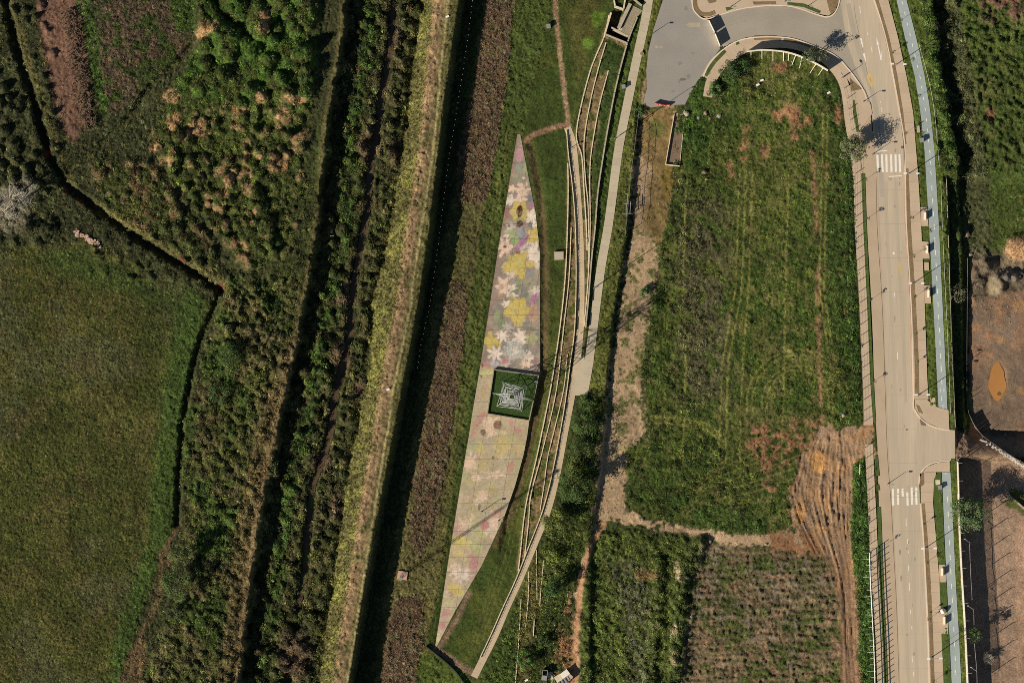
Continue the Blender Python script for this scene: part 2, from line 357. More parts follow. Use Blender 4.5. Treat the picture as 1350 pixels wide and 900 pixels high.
for c in ((58, 178, 5, 4), (66, 202, 5, 5), (88, 250, 4, 5), (107, 266, 4, 3), (292, 380, 8, 7), (240, 345, 5, 3)): paint(blob(*c), alb(118, 70, 48), .25)
for c in ((10, 280, 30, 28), (32, 250, 18, 18)): paint(blob(*c, f=.6)*.7, alb(120, 112, 92), .5)
paint(MD, alb(64, 76, 36), .5)
paint(MD*upper*ss(.46, .58, n2), alb(52, 84, 30), .4)
tan = ss(.50, .58, n2*.5+.5*fbm(PX, PY, 17, 55))*ss(.1, .4, md)*MD*(1-.85*upper)
paint(tan, alb(134, 108, 74), .5); paint(tan*ss(.55, .65, n4)*.7, alb(120, 84, 58), .4)
for c in ((275, 35, 14, 7), (268, 45, 10, 10), (228, 128, 12, 9), (230, 162, 9, 12), (262, 175, 15, 10), (205, 195, 9, 8), (345, 130, 9, 9), (388, 133, 16, 7), (372, 153, 11, 12), (318, 145, 10, 6), (350, 30, 9, 16), (375, 218, 8, 9), (322, 208, 9, 7)): paint(blob(*c)*ss(.3, .5, n4), alb(150, 120, 82), .3)
# corridor
paint(between(xs-50, xs+4, 14)*ss(120, 200, PY)*(1-MD), alb(62, 70, 36), .5)
paint(WST, alb(70, 76, 40), .5); paint(WST*ss(.52, .62, n2)*.8, alb(84, 76, 48), .4); paint(WST*ss(.48, .6, n3), alb(54, 76, 34), .4)
paint(between(xs-26, xs-2, 6)*ss(430, 520, PY), alb(92, 82, 50), .45)
paint(COR, alb(62, 66, 36), .55); paint(COR*ss(.5, .62, n2)*.8, alb(78, 72, 44), .45)
paint(COR*between(xs+26, xs+46, 8)*ss(.4, .55, n4), alb(52, 78, 34), .45)
for c in ((520, 45, 9, 22), (488, 192, 14, 20), (522, 200, 8, 16), (452, 470, 12, 18), (462, 380, 10, 12), (452, 395, 9, 7), (478, 515, 10, 14), (425, 610, 12, 14), (445, 665, 9, 18), (390, 860, 22, 30)): paint(blob(*c, f=.8)*.8, alb(92, 74, 58), .45)
paint(line(np.c_[xi(Yk, [455, 448, 430, 418, 384, 357, 337, 314], np.array(range(-30, 931, 40))), range(-30, 931, 40)].tolist(), 7, 4), alb(90, 82, 48), .6)
paint(between(xs-9, xs+4, 4)*ss(420, 470, PY), alb(108, 92, 60), .6)
paint((1-ss(1.5, 6, dst))*COR, alb(84, 70, 52), .12)
# levee
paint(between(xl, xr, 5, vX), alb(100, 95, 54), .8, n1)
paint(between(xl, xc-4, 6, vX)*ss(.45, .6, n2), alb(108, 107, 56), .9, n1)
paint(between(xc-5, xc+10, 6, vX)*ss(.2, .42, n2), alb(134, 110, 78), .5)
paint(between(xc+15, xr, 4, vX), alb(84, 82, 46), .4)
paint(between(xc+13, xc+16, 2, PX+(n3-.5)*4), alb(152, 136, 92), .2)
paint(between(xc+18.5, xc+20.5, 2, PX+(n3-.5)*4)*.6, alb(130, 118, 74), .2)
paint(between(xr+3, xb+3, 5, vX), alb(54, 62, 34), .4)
# strip between the levee and the mural
paint(between(xb, xi([0, 177, 855], [760, 690, 575]), 5), alb(64, 80, 36), .3)
paint(between(xb, xi([0, 177, 300, 500, 700, 900], [672, 655, 635, 607, 590, 565]), 8)*ss(250, 270, PY), alb(94, 88, 50), .4)
BR = np.clip(poly([(642, -30), (682, -30), (670, 80), (655, 190), (640, 265), (602, 272), (606, 200), (628, 90)], 9)+poly([(592, 372), (612, 372), (616, 400), (606, 480), (596, 540), (587, 620), (571, 712), (550, 736), (538, 718), (546, 640), (560, 560), (577, 460)], 6)+poly([(526, 785), (558, 787), (556, 850), (544, 930), (498, 930), (512, 820)], 6), 0, 1)
BR = ss(.3, .7, BR+(n4-.5)*1.3*BR); paint(BR, alb(120, 105, 84), .9, n1); paint(BR*ss(.45, .6, n2)*.8, alb(80, 68, 58), .5, n1); paint(BR*ss(.58, .68, n4)*.7, alb(84, 84, 48), .4)
paint(between(xi([270, 370], [596, 580]), xi([270, 370], [638, 618]), 6)*ss(265, 280, PY)*(1-ss(360, 385, PY))*ss(.45, .65, n4)*.7, alb(88, 90, 48), .4)
for q in (9, 14): paint(line([(683-q*1.1, 175), (655-q, 330), (634-q, 470), (610-q, 610), (590-q, 740), (578-q, 820)], 1.6, 2), alb(96, 92, 48), .2)
# lawns round the plaza
LAWN = poly([(640, 930), (560, 850), (575, 800), (690, 175), (735, -30), (805, -30), (805, 20), (752, 170), (749, 300), (744, 370), (735, 440), (725, 520), (706, 600), (686, 700), (682, 765), (632, 870)], 3, 1)
paint(LAWN, alb(56, 74, 30), .3); paint(LAWN*ss(.5, .66, n3)*.6, alb(80, 86, 38), .3)
paint(line([(697, 190), (707, 235), (716, 290), (719, 370), (719, 470), (713, 520), (704, 560), (694, 610), (676, 670), (652, 720)], 9, 6), alb(92, 78, 48), .4)
paint(line([(578, 856), (592, 832), (604, 812), (618, 782)], 7, 4), alb(122, 98, 74), .35)
for k, d in enumerate((8, 14, 20)): paint(line(np.c_[np.interp([500, 600, 680, 740, 800, 860], [500, 560, 600, 680, 740, 860], [716, 702, 694, 664, 650, 610])+d, [500, 600, 680, 740, 800, 860]].tolist(), 1.2, 1.5)*.5, alb(110, 104, 60), .2)
paint(line([(731, -30), (733, 20), (738, 70), (744, 120), (750, 168)], 6, 2.5), alb(150, 122, 92), .3, n1)
paint(line([(749, 163), (725, 170), (702, 178), (694, 185)], 7, 3), alb(146, 112, 84), .35, n1)
paint(line([(575, 855), (600, 872), (625, 888), (645, 905)], 9, 3), alb(120, 98, 76), .35, n1)
paint(poly([(745, 20), (790, -30), (800, -30), (780, 60), (762, 120)], 10)*.7, alb(86, 80, 40), .4)
for c in ((777, 57, 8, 8), (788, 25, 8, 9)): paint(blob(*c, f=.6), alb(84, 118, 36), .3)
# terraces
TER = poly([(803, 20), (840, 22), (826, 60), (812, 115), (803, 170), (794, 230), (784, 300), (779, 360), (773, 440), (757, 500), (736, 600), (716, 680), (700, 745), (680, 790), (682, 740), (692, 667), (707, 600), (722, 530), (737, 440), (744, 368), (747, 300), (748, 175), (760, 172), (777, 97)], 2.5, 1)
paint(TER, alb(126, 106, 72), .35); paint(TER*ss(.45, .6, n2), alb(72, 78, 36), .35)
paint(TER*poly([(800, 52), (826, 62), (812, 112), (800, 165), (786, 290), (779, 290), (783, 200), (792, 140), (802, 95), (790, 95)], 4), alb(50, 72, 32), .4)
paint(poly([(842, 20), (850, 0), (858, 0), (830, 140), (803, 300), (780, 420), (775, 410), (783, 330), (797, 205), (815, 120)], 3, 1), alb(64, 86, 34), .25)
paint(between(xi([0, 143, 300, 433, 520], [864, 828, 806, 788, 772]), xp+1, 3, vX)*ss(-40, -20, PY)*(1-ss(515, 525, PY)), alb(84, 90, 44), .4)
paint(poly([(862, -30), (874, -30), (868, 20), (854, 80), (850, 140), (836, 160), (832, 120), (850, 40)], 3, 1), alb(84, 92, 42), .45)
paint(poly([(855, 95), (862, 118), (855, 138), (846, 140), (847, 110)], 3), alb(138, 116, 84), .2)
paint(poly([(640, 890), (700, 740), (745, 640), (770, 522), (790, 525), (795, 600), (782, 680), (762, 740), (752, 800), (750, 930), (630, 930)], 4), alb(62, 74, 34), .45)
paint(poly([(632, 890), (662, 840), (684, 795), (680, 930), (632, 930)], 3), alb(60, 80, 34), .3)
paint(poly([(686, 790), (700, 745), (716, 740), (715, 800), (702, 860), (700, 930), (680, 930)], 6), alb(88, 84, 44), .4)
paint(poly([(560, 858), (575, 862), (640, 905), (640, 930), (560, 930), (545, 880)], 6), alb(70, 88, 36), .4)
# bare earth track east of the path
DIRT = ragged([(846, 150), (888, 140), (882, 228), (886, 268), (872, 330), (862, 390), (850, 450), (846, 520), (858, 560), (836, 590), (825, 640), (822, 668), (860, 690), (900, 690), (960, 702), (1060, 700), (1075, 730), (940, 716), (905, 708), (850, 692), (815, 684), (796, 690), (772, 760), (764, 830), (764, 930), (754, 930), (756, 830), (764, 752), (786, 690), (786, 620), (800, 520), (812, 430), (822, 360), (832, 300), (838, 220)], 16, 1.6)
paint(DIRT, alb(170, 142, 108), .3); paint(DIRT*ss(.54, .64, n2)*.5, alb(132, 108, 80), .3); paint(DIRT*ss(.53, .62, n4)*ss(240, 330, PY)*(1-ss(560, 640, PY))*.9, alb(90, 90, 48), .4)
paint(poly([(846, 150), (888, 140), (882, 228), (888, 262), (872, 330), (850, 300), (858, 220), (842, 200)], 8)*.85, alb(112, 92, 50), .35)
paint(blob(880, 240, 10, 26, f=.7), alb(108, 90, 44), .2); paint(blob(866, 170, 12, 12, f=.6)*.7, alb(88, 96, 46), .3)
# main field
F = ragged([(905, 138), (918, 104), (932, 100), (950, 90), (965, 85), (1010, 66), (1060, 72), (1098, 95), (1112, 140), (1125, 220), (1128, 330), (1132, 480), (1138, 556), (1085, 560), (1058, 600), (1040, 650), (1046, 692), (1000, 705), (905, 690), (860, 680), (826, 660), (828, 600), (858, 560), (848, 500), (866, 400), (874, 320), (892, 240), (892, 170)], 14, 1.3)
paint(F, alb(58, 80, 32), .5); paint(F*ss(.48, .62, n3), alb(76, 88, 40), .45); paint(F*ss(.55, .65, n2)*.6, alb(86, 84, 46), .4); TRK = np.zeros((H_, W_)); dk_ = np.clip(between(820, 950, 50)+blob(930, 640, 70, 60, .6)*.8, 0, 1)*ss(.4, .6, n2); paint(F*dk_*.8, alb(50, 66, 28), .5); paint(F*ss(.58, .68, fbm(PX, PY, 9, 97, 3))*.6, alb(100, 94, 56), .4)
paint(F*between(890, 960, 26)*ss(230, 300, PY)*(1-ss(500, 560, PY))*ss(.35, .5, n2), alb(80, 76, 50), .45, n1)
paint(F*between(1085, 1140, 16)*ss(.35, .55, n4)*.8, alb(54, 80, 36), .4)
paint(F*between(880, 935, 20)*(1-ss(180, 240, PY))*.9, alb(54, 84, 34), .4)
for c in ((1038, 150, 20, 13), (1048, 175, 7, 12), (1030, 90, 12, 8), (1105, 150, 5, 14), (985, 95, 8, 5), (985, 175, 7, 10), (1060, 160, 10, 8), (1010, 198, 6, 10), (980, 200, 6, 18), (960, 225, 6, 14), (1090, 225, 5, 12)): paint(blob(*c, f=.6)*ss(.4, .5, n4), alb(134, 98, 68), .3)
paint(line([(1071, 190), (1073, 240), (1078, 320), (1079, 420), (1082, 520), (1084, 560)], 5, 5)*ss(.3, .5, n2), alb(132, 102, 70), .3)
def track(pts, w=2.0, k=.9):
    global TRK
    m = line(pts, w, 1.6)*F; TRK = np.maximum(TRK, m); paint(m*k, alb(122, 118, 62), .3)
for x0, x1 in ((975, 948), (983, 956), (992, 975), (1085, 1090), (1091, 1096), (905, 900), (1040, 1030)): track([(x0, 230 if x0 < 1080 else 150), (x0-5, 380), (x1+4, 480), (x1, 610)])
for R in (64, 71, 44, 50): track([(1052+R*math.cos(t)*.95, 532-R*math.sin(t)) for t in np.linspace(.1, 3.3, 24)], 2.0, .9)
for q in (0, 8): track([(850, 548+q), (900, 552+q), (930, 558+q), (955, 575+q)])
for q in range(6): track([(915-q*4, 640+q*9), (950-q*6, 610+q*11), (985, 590+q*12), (1050, 560+q*14)], 1.8, .7)
paint(poly([(985, 560), (1085, 550), (1062, 600), (1010, 625), (985, 600)], 14)*ss(.42, .56, n4), alb(134, 98, 68), .3)
for c in ((925, 665, 14, 6), (905, 672, 8, 8), (1015, 640, 10, 8)): paint(blob(*c, f=.6)*ss(.4, .5, n4), alb(140, 106, 76), .3)
paint(poly([(870, 655), (905, 648), (1010, 690), (985, 705), (905, 690)], 8)*ss(.35, .5, n4)*.8, alb(54, 82, 36), .4)
# churned bare ground
paint(RUT, alb(154, 126, 96), .3, ruts); paint(RUT*ss(.5, .65, ruts)*.6, alb(166, 132, 92), .2); paint(RUT*grv*.6, alb(104, 80, 58), .2); paint(RUT*ss(.5, .6, n2)*.5, alb(164, 122, 80), .2); paint(RUT*ss(.55, .7, n3)*.6, alb(132, 108, 86), .2)
paint(blob(1080, 610, 10, 16), alb(180, 134, 82), .15); paint(blob(1056, 678, 6, 14), alb(174, 130, 80), .15)
paint(poly([(1010, 700), (1075, 700), (1108, 770), (1108, 800), (1060, 760), (1005, 730)], 10)*ss(.3, .5, n4), alb(136, 98, 66), .3)
# lower fields
paint(poly([(770, 700), (935, 705), (905, 905), (760, 930)], 5), alb(72, 84, 40), .45)
paint(poly([(800, 740), (850, 740), (868, 800), (850, 930), (830, 930), (822, 800)], 14)*ss(.4, .55, n4)*.8, alb(84, 84, 66), .4)
paint(blob(852, 758, 16, 8)*.9, alb(120, 98, 62), .3); paint(line([(925, 715), (900, 760), (893, 830), (888, 930)], 22, 10, 2)*.7, alb(56, 68, 36), .5)
for c in ((893, 752, 3, 12), (900, 762, 9, 3), (890, 830, 4, 8), (889, 870, 3, 12)): paint(blob(*c, f=.5), alb(176, 158, 120), .3)
paint(rowsR, alb(104, 90, 64), .5); paint(rowsR*ss(-.2, .8, rowz*.6+(fbm(PX*.35, PY, 14, 52)-.5)*6), alb(72, 82, 42), .6); paint(rowsR*ss(.52, .64, n3)*ss(.4, .6, n4)*.8, alb(108, 96, 78), .4); paint(rowsR*ss(.6, .72, fbm(PX, PY, 10, 51)), alb(122, 98, 72), .3)
paint(line([(758, 935), (759, 840), (765, 770), (780, 715), (796, 690)], 7, 3), alb(170, 128, 92), .15)
paint(poly([(735, 830), (752, 780), (756, 930), (730, 930)], 6)*ss(.4, .5, n4), alb(158, 118, 80), .3)
HG = poly([(1126, 612), (1140, 604), (1144, 690), (1149, 790), (1153, 930), (1135, 930), (1130, 800), (1122, 700)], 2, 1)
paint(HG, alb(60, 92, 40), .45)
paint(between(1108, 1112, 3)*ss(720, 760, PY)*.6, alb(96, 66, 44), .2)
paint(poly([(1112, 760), (1130, 760), (1134, 930), (1112, 930)], 4), alb(138, 108, 80), .2)
paint(line([(1116, 140), (1120, 240), (1124, 400), (1130, 540)], 8, 5)*.8, alb(56, 84, 40), .45)
# verge strips right of the road
RS = between(xi([0, 50, 100, 150, 300, 467, 560], [1172, 1184, 1195, 1204, 1214, 1221, 1226]), xi([0, 100, 200, 300, 430, 560], [1212, 1226, 1240, 1249, 1254, 1260]), 2, PX)*(1-ss(560, 566, PY))
paint(RS, alb(74, 92, 38), .3); paint(between(xi([0, 100, 225], [1212, 1226, 1248]), xg, 4)*(1-ss(225, 235, PY)), alb(68, 92, 42), .4)
LS = ss(608, 614, PY)*between(xi([610, 900], [1225, 1240]), xw2, 2, PX); paint(LS, alb(74, 90, 38), .3)
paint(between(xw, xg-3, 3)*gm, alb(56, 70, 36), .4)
# right-hand outer land
GR = between(xg, 9999, 4)*(1-ss(330, 345, PY)); paint(GR, alb(64, 82, 36), .4); paint(GR*ss(.58, .7, n2)*.45, alb(88, 80, 48), .4); paint(GR*ss(.5, .62, n3)*.6, alb(62, 84, 34), .4); paint(GR*between(xg, xg+40, 10), alb(70, 74, 46), .5)
paint(blob(1320, 8, 30, 26, f=.6)*ss(.4, .5, n4), alb(104, 76, 60), .3); paint(blob(1306, 150, 7, 10, f=.5), alb(120, 88, 64), .3)
YD = between(1279, 9999, 3)*ss(332, 345, PY)*(1-ss(600, 606, PY)); paint(YD, alb(120, 100, 80), .25); paint(YD*ss(.5, .62, n3)*.7, alb(138, 106, 80), .15); paint(YD*(1-ss(440, 480, PY))*ss(.55, .7, n2)*.7, alb(152, 112, 78), .25)
paint(RUB*.9, alb(104, 92, 72), .5); paint(blob(1350, 328, 24, 17), alb(176, 138, 98), .3); paint(blob(1310, 378, 9, 14, f=.6), alb(146, 130, 102), .3); paint(blob(1330, 360, 12, 10)*.8, alb(132, 120, 100), .3)
paint(between(1270, 1283, 4)*ss(500, 520, PY)*(1-ss(552, 562, PY))*.8, alb(112, 112, 54), .3)
for c in ((1316, 503, 12.5, 25), (1320, 448, 7, 4), (1346, 515, 5, 6), (1346, 404, 10, 7)): paint(blob(*c, f=.7, warp=1)*.7, alb(160, 122, 80), .1)
paint(blob(1318, 519, 3.5, 3, warp=1), alb(110, 86, 58), .1)
LY = between(xw2-2, 9999, 1, PX)*ss(606, 609, PY); paint(LY, alb(150, 124, 100), .22)
paint(between(1340, 9999, 8)*ss(650, 700, PY), alb(164, 132, 104), .2)
paint(ss(566, 570, PY)*(1-ss(604, 610, PY))*between(1259, 9999, 2, PX)*np.clip((PY-(566+(PX-1260)*.48))/3+.5, 0, 1), alb(136, 110, 86), .2)
paint(poly([(1335, 640), (1380, 662), (1380, 700), (1350, 680), (1325, 665)], 4), alb(86, 92, 50), .4)
paint(np.clip(1-ddA/6, 0, 1)*.6, alb(70, 60, 44), .3)
LP = np.clip(line([(236, 692), (222, 716), (212, 738), (214, 765), (206, 800), (186, 836), (170, 872), (158, 930)], 6, 3)+blob(222, 735, 12, 12)+poly([(190, 835), (196, 850), (190, 890), (200, 930), (148, 930), (168, 870)], 6), 0, 1)
paint(LP, alb(96, 78, 52), .4)


bare = np.clip(LP*.5+DIRT+YD+LY+RUT+dug*.5+LAWN*.7+rowsR*.3+between(xc+4, xr, 4)*.5+TER*.5, 0, 1)
roughv = (1-bare)*(1-.35*F)*(1-.25*FLD)*(1-.5*between(xg+36, 9999, 8)*(1-ss(330, 345, PY))); Z += (n1-.5)*(.15+.5*roughv)+(jit-.5)*(.06+.34*roughv)
COL *= (.72+.56*fbm(PX, PY, 55, 95, 3)[..., None])*1.0
gm_ = np.clip((COL[..., 1]-COL[..., 0]*.92)*30, 0, 1)[..., None]; COL *= (1-gm_)+gm_*np.array([1.10, .985, .80])
lum = COL@np.array([.25, .65, .10]); gr = np.clip((COL[..., 1]-COL[..., 0]*.9)/(lum+1e-6)*2, 0, 1)[..., None]
COL = COL*(1-.25*gr)+(lum[..., None]*np.array([1.02, 1.03, .30]))*.25*gr
COL *= (1+(.5*roughv+.12)[..., None]*(RNG.random((H_, W_, 1))-.5)*1.3)
COL *= (1+.30*(n2[..., None]-.5)*2*(roughv[..., None]*.8+.2))
# ---- level the ground under everything paved
PAVED = []
def pave(pts, d=-.07, f=1.6, grow=1.5):
    global Z
    m = np.clip(.5-(sdpoly(pts, PX, PY)-grow)/f, 0, 1); Z = Z*(1-m)+d*m
PUD = [(1316, 503, 11, 24)]
for p_ in PUD:
    m_ = blob(p_[0], p_[1], p_[2]+1, p_[3]+1, .25, 0); Z = Z*(1-m_)-3.62*m_
# outlines of paved things, photo px (y, xleft, xright)
MUR_Y = [177, 222, 280, 330, 400, 480, 495, 545, 575, 600, 640, 680, 745, 805, 855]
MUR_L = [682, 674.5, 665, 656.5, 646, 633.5, 631, 622.5, 618, 613.5, 607, 600.5, 590, 581, 573]
MUR_R = [686, 694.5, 706, 711.5, 712, 712, 711, 699, 695, 690, 679, 665, 635, 600, 574]
STONE = [(748, 168), (755, 190), (760, 240), (764, 300), (766, 367), (765, 433), (760, 480), (752, 530), (743, 577), (734, 625), (722, 672), (703, 720), (684, 765), (668, 800), (652, 838), (638, 866), (625, 892)]
CONC = [(858, -20), (851, 25), (839, 80), (826, 143), (815, 200), (803, 290), (792, 355), (783, 425), (776, 480), (769, 520)]
XS_Y = [-20, 0, 50, 100, 150, 190, 225, 300, 400, 500, 540]; XS_L = [1144, 1152, 1167, 1177, 1186, 1192, 1193, 1194.5, 1200.5, 1203.5, 1204]
SWR_R = [1166, 1171, 1184, 1195, 1204, 1207, 1210, 1214.5, 1219, 1222.5, 1225]
BP_Y = [-20, 0, 50, 100, 150, 200, 250, 300, 400, 450, 540]; BP_L = [1177, 1182, 1193, 1206, 1214, 1219, 1222, 1225, 1230.5, 1233, 1237.5]; BP_R = [1190, 1195, 1208, 1219, 1227, 1232, 1235, 1238, 1242.5, 1245, 1249]
BQ_Y = [622, 700, 767, 833, 925]; BQ_L = [1241.5, 1245, 1248, 1251, 1255]; BQ_R = [1253, 1257, 1260, 1264, 1268.5]
pave(list(zip(MUR_L, MUR_Y))+list(zip(MUR_R, MUR_Y))[::-1])
for pts, w in ((STONE, 9.5), (CONC, 12)):
    l, r = offset(smooth_line(pts, 12), w); pave(np.r_[l, r[::-1]].tolist(), grow=1)
pave([(763, 470), (774, 470), (771, 522), (755, 522)])
CUL = [(874, -25), (874, 0), (867, 22), (862, 38), (855, 67), (852, 93), (853, 117), (848, 137), (858, 142), (880, 139), (903, 138), (912, 120), (920, 106), (927, 100), (938, 80), (949.6, 64), (936, 27), (930, 26), (918, 19), (912, 8), (911, -25)]
CROSS = [(935.5, 27), (950, 20), (970, 14), (993, 10), (1025, 8), (1050, 11), (1077, 20), (1092, 23), (1103, 16), (1108, 0), (1150, 60), (1147, 138), (1138, 117), (1120, 92), (1100, 72), (1073, 60), (1043, 50), (1010, 48), (985, 49), (949.5, 62)]
ROAD = [(1107, -25), (1108, 0), (1112, 30), (1118, 60), (1130, 95), (1141, 118), (1149, 138), (1152, 190), (1155, 233), (1156, 300), (1162, 383), (1165, 450), (1167, 533), (1170, 600), (1175, 667), (1178, 733), (1182, 800), (1186, 925), (1226, 925), (1223, 833), (1220, 767), (1217, 710), (1213, 663), (1212, 640), (1214, 624), (1222, 614), (1236, 608), (1259, 607), (1259, 567), (1240, 565), (1222, 558), (1211, 548), (1205, 533), (1200, 400), (1194, 300), (1193, 225), (1191, 190), (1186, 150), (1177, 100), (1167, 50), (1152, 0), (1144, -25)]
pave(CUL); pave(CROSS); pave(ROAD, grow=2)
pave([(912, -25), (1112, -25), (1108, 12), (1092, 24), (1060, 14), (1025, 9), (990, 11), (930, 27), (912, 16)])
SHL = [(1146, 138), (1126, 150), (1130, 190), (1137, 233), (1143, 300), (1148, 383), (1151, 450), (1153, 533), (1157, 590), (1158, 640), (1161, 733), (1166, 800), (1170, 925), (1188, 925), (1180, 733), (1172, 600), (1157, 233)]
pave(SHL)
WALK = [(933, 128), (937, 108), (950, 88), (965, 74), (985, 63), (1010, 58), (1040, 58), (1068, 66), (1090, 80), (1106, 98), (1115, 120), (1120, 160), (1128, 210), (1131, 240), (1133, 300), (1138, 383), (1141, 450), (1144, 520), (1145, 560)]
l, r = offset(smooth_line(WALK, 8), 13); pave(np.r_[l, r[::-1]].tolist(), grow=2)
WALK2 = [(1146, 585), (1147, 620), (1149, 660), (1151, 700), (1153, 750), (1157, 800), (1160, 850), (1163, 925)]
l, r = offset(smooth_line(WALK2, 8), 11); pave(np.r_[l, r[::-1]].tolist(), grow=1)
pave([(985, 44), (1040, 46), (1100, 70), (1125, 100), (1150, 125), (1150, 150), (1120, 150), (1100, 95), (1060, 64), (985, 60), (940, 95), (925, 115), (935, 80)], grow=1)
pave(list(zip([x+1 for x in XS_L], XS_Y))+list(zip(SWR_R, XS_Y))[::-1]); pave(list(zip(BP_L, BP_Y))+list(zip(BP_R, BP_Y))[::-1]); pave(list(zip(BQ_L, BQ_Y))+list(zip(BQ_R, BQ_Y))[::-1])
pave([(1205, 530), (1226, 540), (1250, 541), (1252, 566), (1225, 560)]); pave([(1213, 614), (1240, 608), (1252, 608), (1252, 622), (1238, 625), (1232, 700), (1246, 925), (1226, 925), (1214, 663)])
pave([(1212, 272), (1224, 272), (1226, 300), (1228, 400), (1216, 400)]); pave([(1236, 742), (1250, 742), (1254, 825), (1240, 825)])
pave([(835, 5), (850, 10), (843, 24), (829, 50), (820, 46), (813, 36), (820, 37)], grow=0)
Z = np.where((np.abs(GX-PX) > 0) | (np.abs(GY-PY) > 0), np.clip(Z, -4, 6), Z)

# ---- build the mesh
nv = H_*W_; vco = np.stack([wx(GX), wy(GY), Z], -1).reshape(-1, 3)
ii = (np.arange(H_-1)[:, None]*W_+np.arange(W_-1)[None]).ravel()
quads = np.stack([ii+W_, ii+W_+1, ii+1, ii], 1)
me = bpy.data.meshes.new('ground'); me.vertices.add(nv); me.vertices.foreach_set('co', vco.ravel().astype(np.float32))
me.loops.add(quads.size); me.loops.foreach_set('vertex_index', quads.ravel().astype(np.int32))
me.polygons.add(len(quads)); me.polygons.foreach_set('loop_start', np.arange(0, quads.size, 4, dtype=np.int32))
me.update(calc_edges=True)
def setcol(me, arr, name='Col'):
    a = me.color_attributes.new(name, 'FLOAT_COLOR', 'POINT'); c = np.ones((len(arr), 4), np.float32); c[:, :3] = np.clip(arr, 0, 1); a.data.foreach_set('color', c.ravel())
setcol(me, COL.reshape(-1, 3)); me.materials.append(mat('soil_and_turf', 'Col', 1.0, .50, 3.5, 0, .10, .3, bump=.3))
ground = link(bpy.data.objects.new('ground', me)); tag(ground, kind='structure', label='open ground of fields, scrub, bare earth and levee')
fxi = lambda x: np.interp(x, gx, np.arange(W_)); fyi = lambda y: np.interp(y, gy, np.arange(H_))
def samp(A, px, py):
    a = fxi(px); b = fyi(py); i = np.clip(np.floor(a).astype(int), 0, W_-2); j = np.clip(np.floor(b).astype(int), 0, H_-2); u = a-i; v = b-j
    if A.ndim == 3: u = np.asarray(u)[..., None]; v = np.asarray(v)[..., None]
    return (A[j, i]*(1-u)+A[j, i+1]*u)*(1-v)+(A[j+1, i]*(1-u)+A[j+1, i+1]*u)*v
def zat(px, py): return float(samp(Z, np.array([px], float), np.array([py], float))[0])

# ---------------------------------------------------------------- plants nobody could count: instanced tufts
def tuft_mesh(kind, seed):
    r = random.Random(seed); mb = MB()
    if kind == 'leafy':
        for _ in range(30):
            a = r.random()*6.283; rr = math.sqrt(r.random()); z = (1-rr*rr)*r.uniform(.3, .95); c = Vector((rr*math.cos(a), rr*math.sin(a), z))
            n = Vector((c.x*.8+r.uniform(-.5, .5), c.y*.8+r.uniform(-.5, .5), .9)).normalized(); u = n.orthogonal().normalized(); v = n.cross(u); s = r.uniform(.13, .26); t = r.random()*6.28
            p = u*math.cos(t)+v*math.sin(t); q = n.cross(p); mb.add([c-p*s, c+q*s*.55, c+p*s, c-q*s*.55], [(0, 1, 2, 3)])
        for _ in range(8):
            a = r.random()*6.283; mb.add([(0, 0, -.2), (.05, .02, -.2), (.7*math.cos(a), .7*math.sin(a), .45)], [(0, 1, 2)])
    elif kind == 'twig':
        for _ in range(34):
            a = r.random()*6.283; l = r.uniform(.5, 1.1); x, y = r.uniform(-.5, .5), r.uniform(-.5, .5); h = r.uniform(.3, 1.0)
            d = Vector((-math.sin(a), math.cos(a), 0))*r.uniform(.03, .06); p = Vector((x, y, -.1)); q = Vector((x+l*.7*math.cos(a), y+l*.7*math.sin(a), h))
            mb.add([p-d, p+d, q+d*.5, q-d*.5], [(0, 1, 2, 3)])
    else:
        for _ in range(20):
            a = r.random()*6.283; l = r.uniform(.3, .9); x, y = r.uniform(-.45, .45), r.uniform(-.45, .45)
            d = Vector((-math.sin(a), math.cos(a), 0))*.09; p = Vector((x, y, -.1)); q = Vector((x+l*math.cos(a)*.7, y+l*math.sin(a)*.7, r.uniform(.5, 1.0)))
            mb.add([p-d, p+d, q], [(0, 1, 2)])
    return mb.mesh('tuft_'+kind, mat('plant_leaf', 'tint:inst', .8, .12, 4.0, 0, .08, .4))
SRC = {k: [bpy.data.objects.new('tuft_source', tuft_mesh(k, i)) for i in range(3)] for k in ('leafy', 'twig', 'grass')}
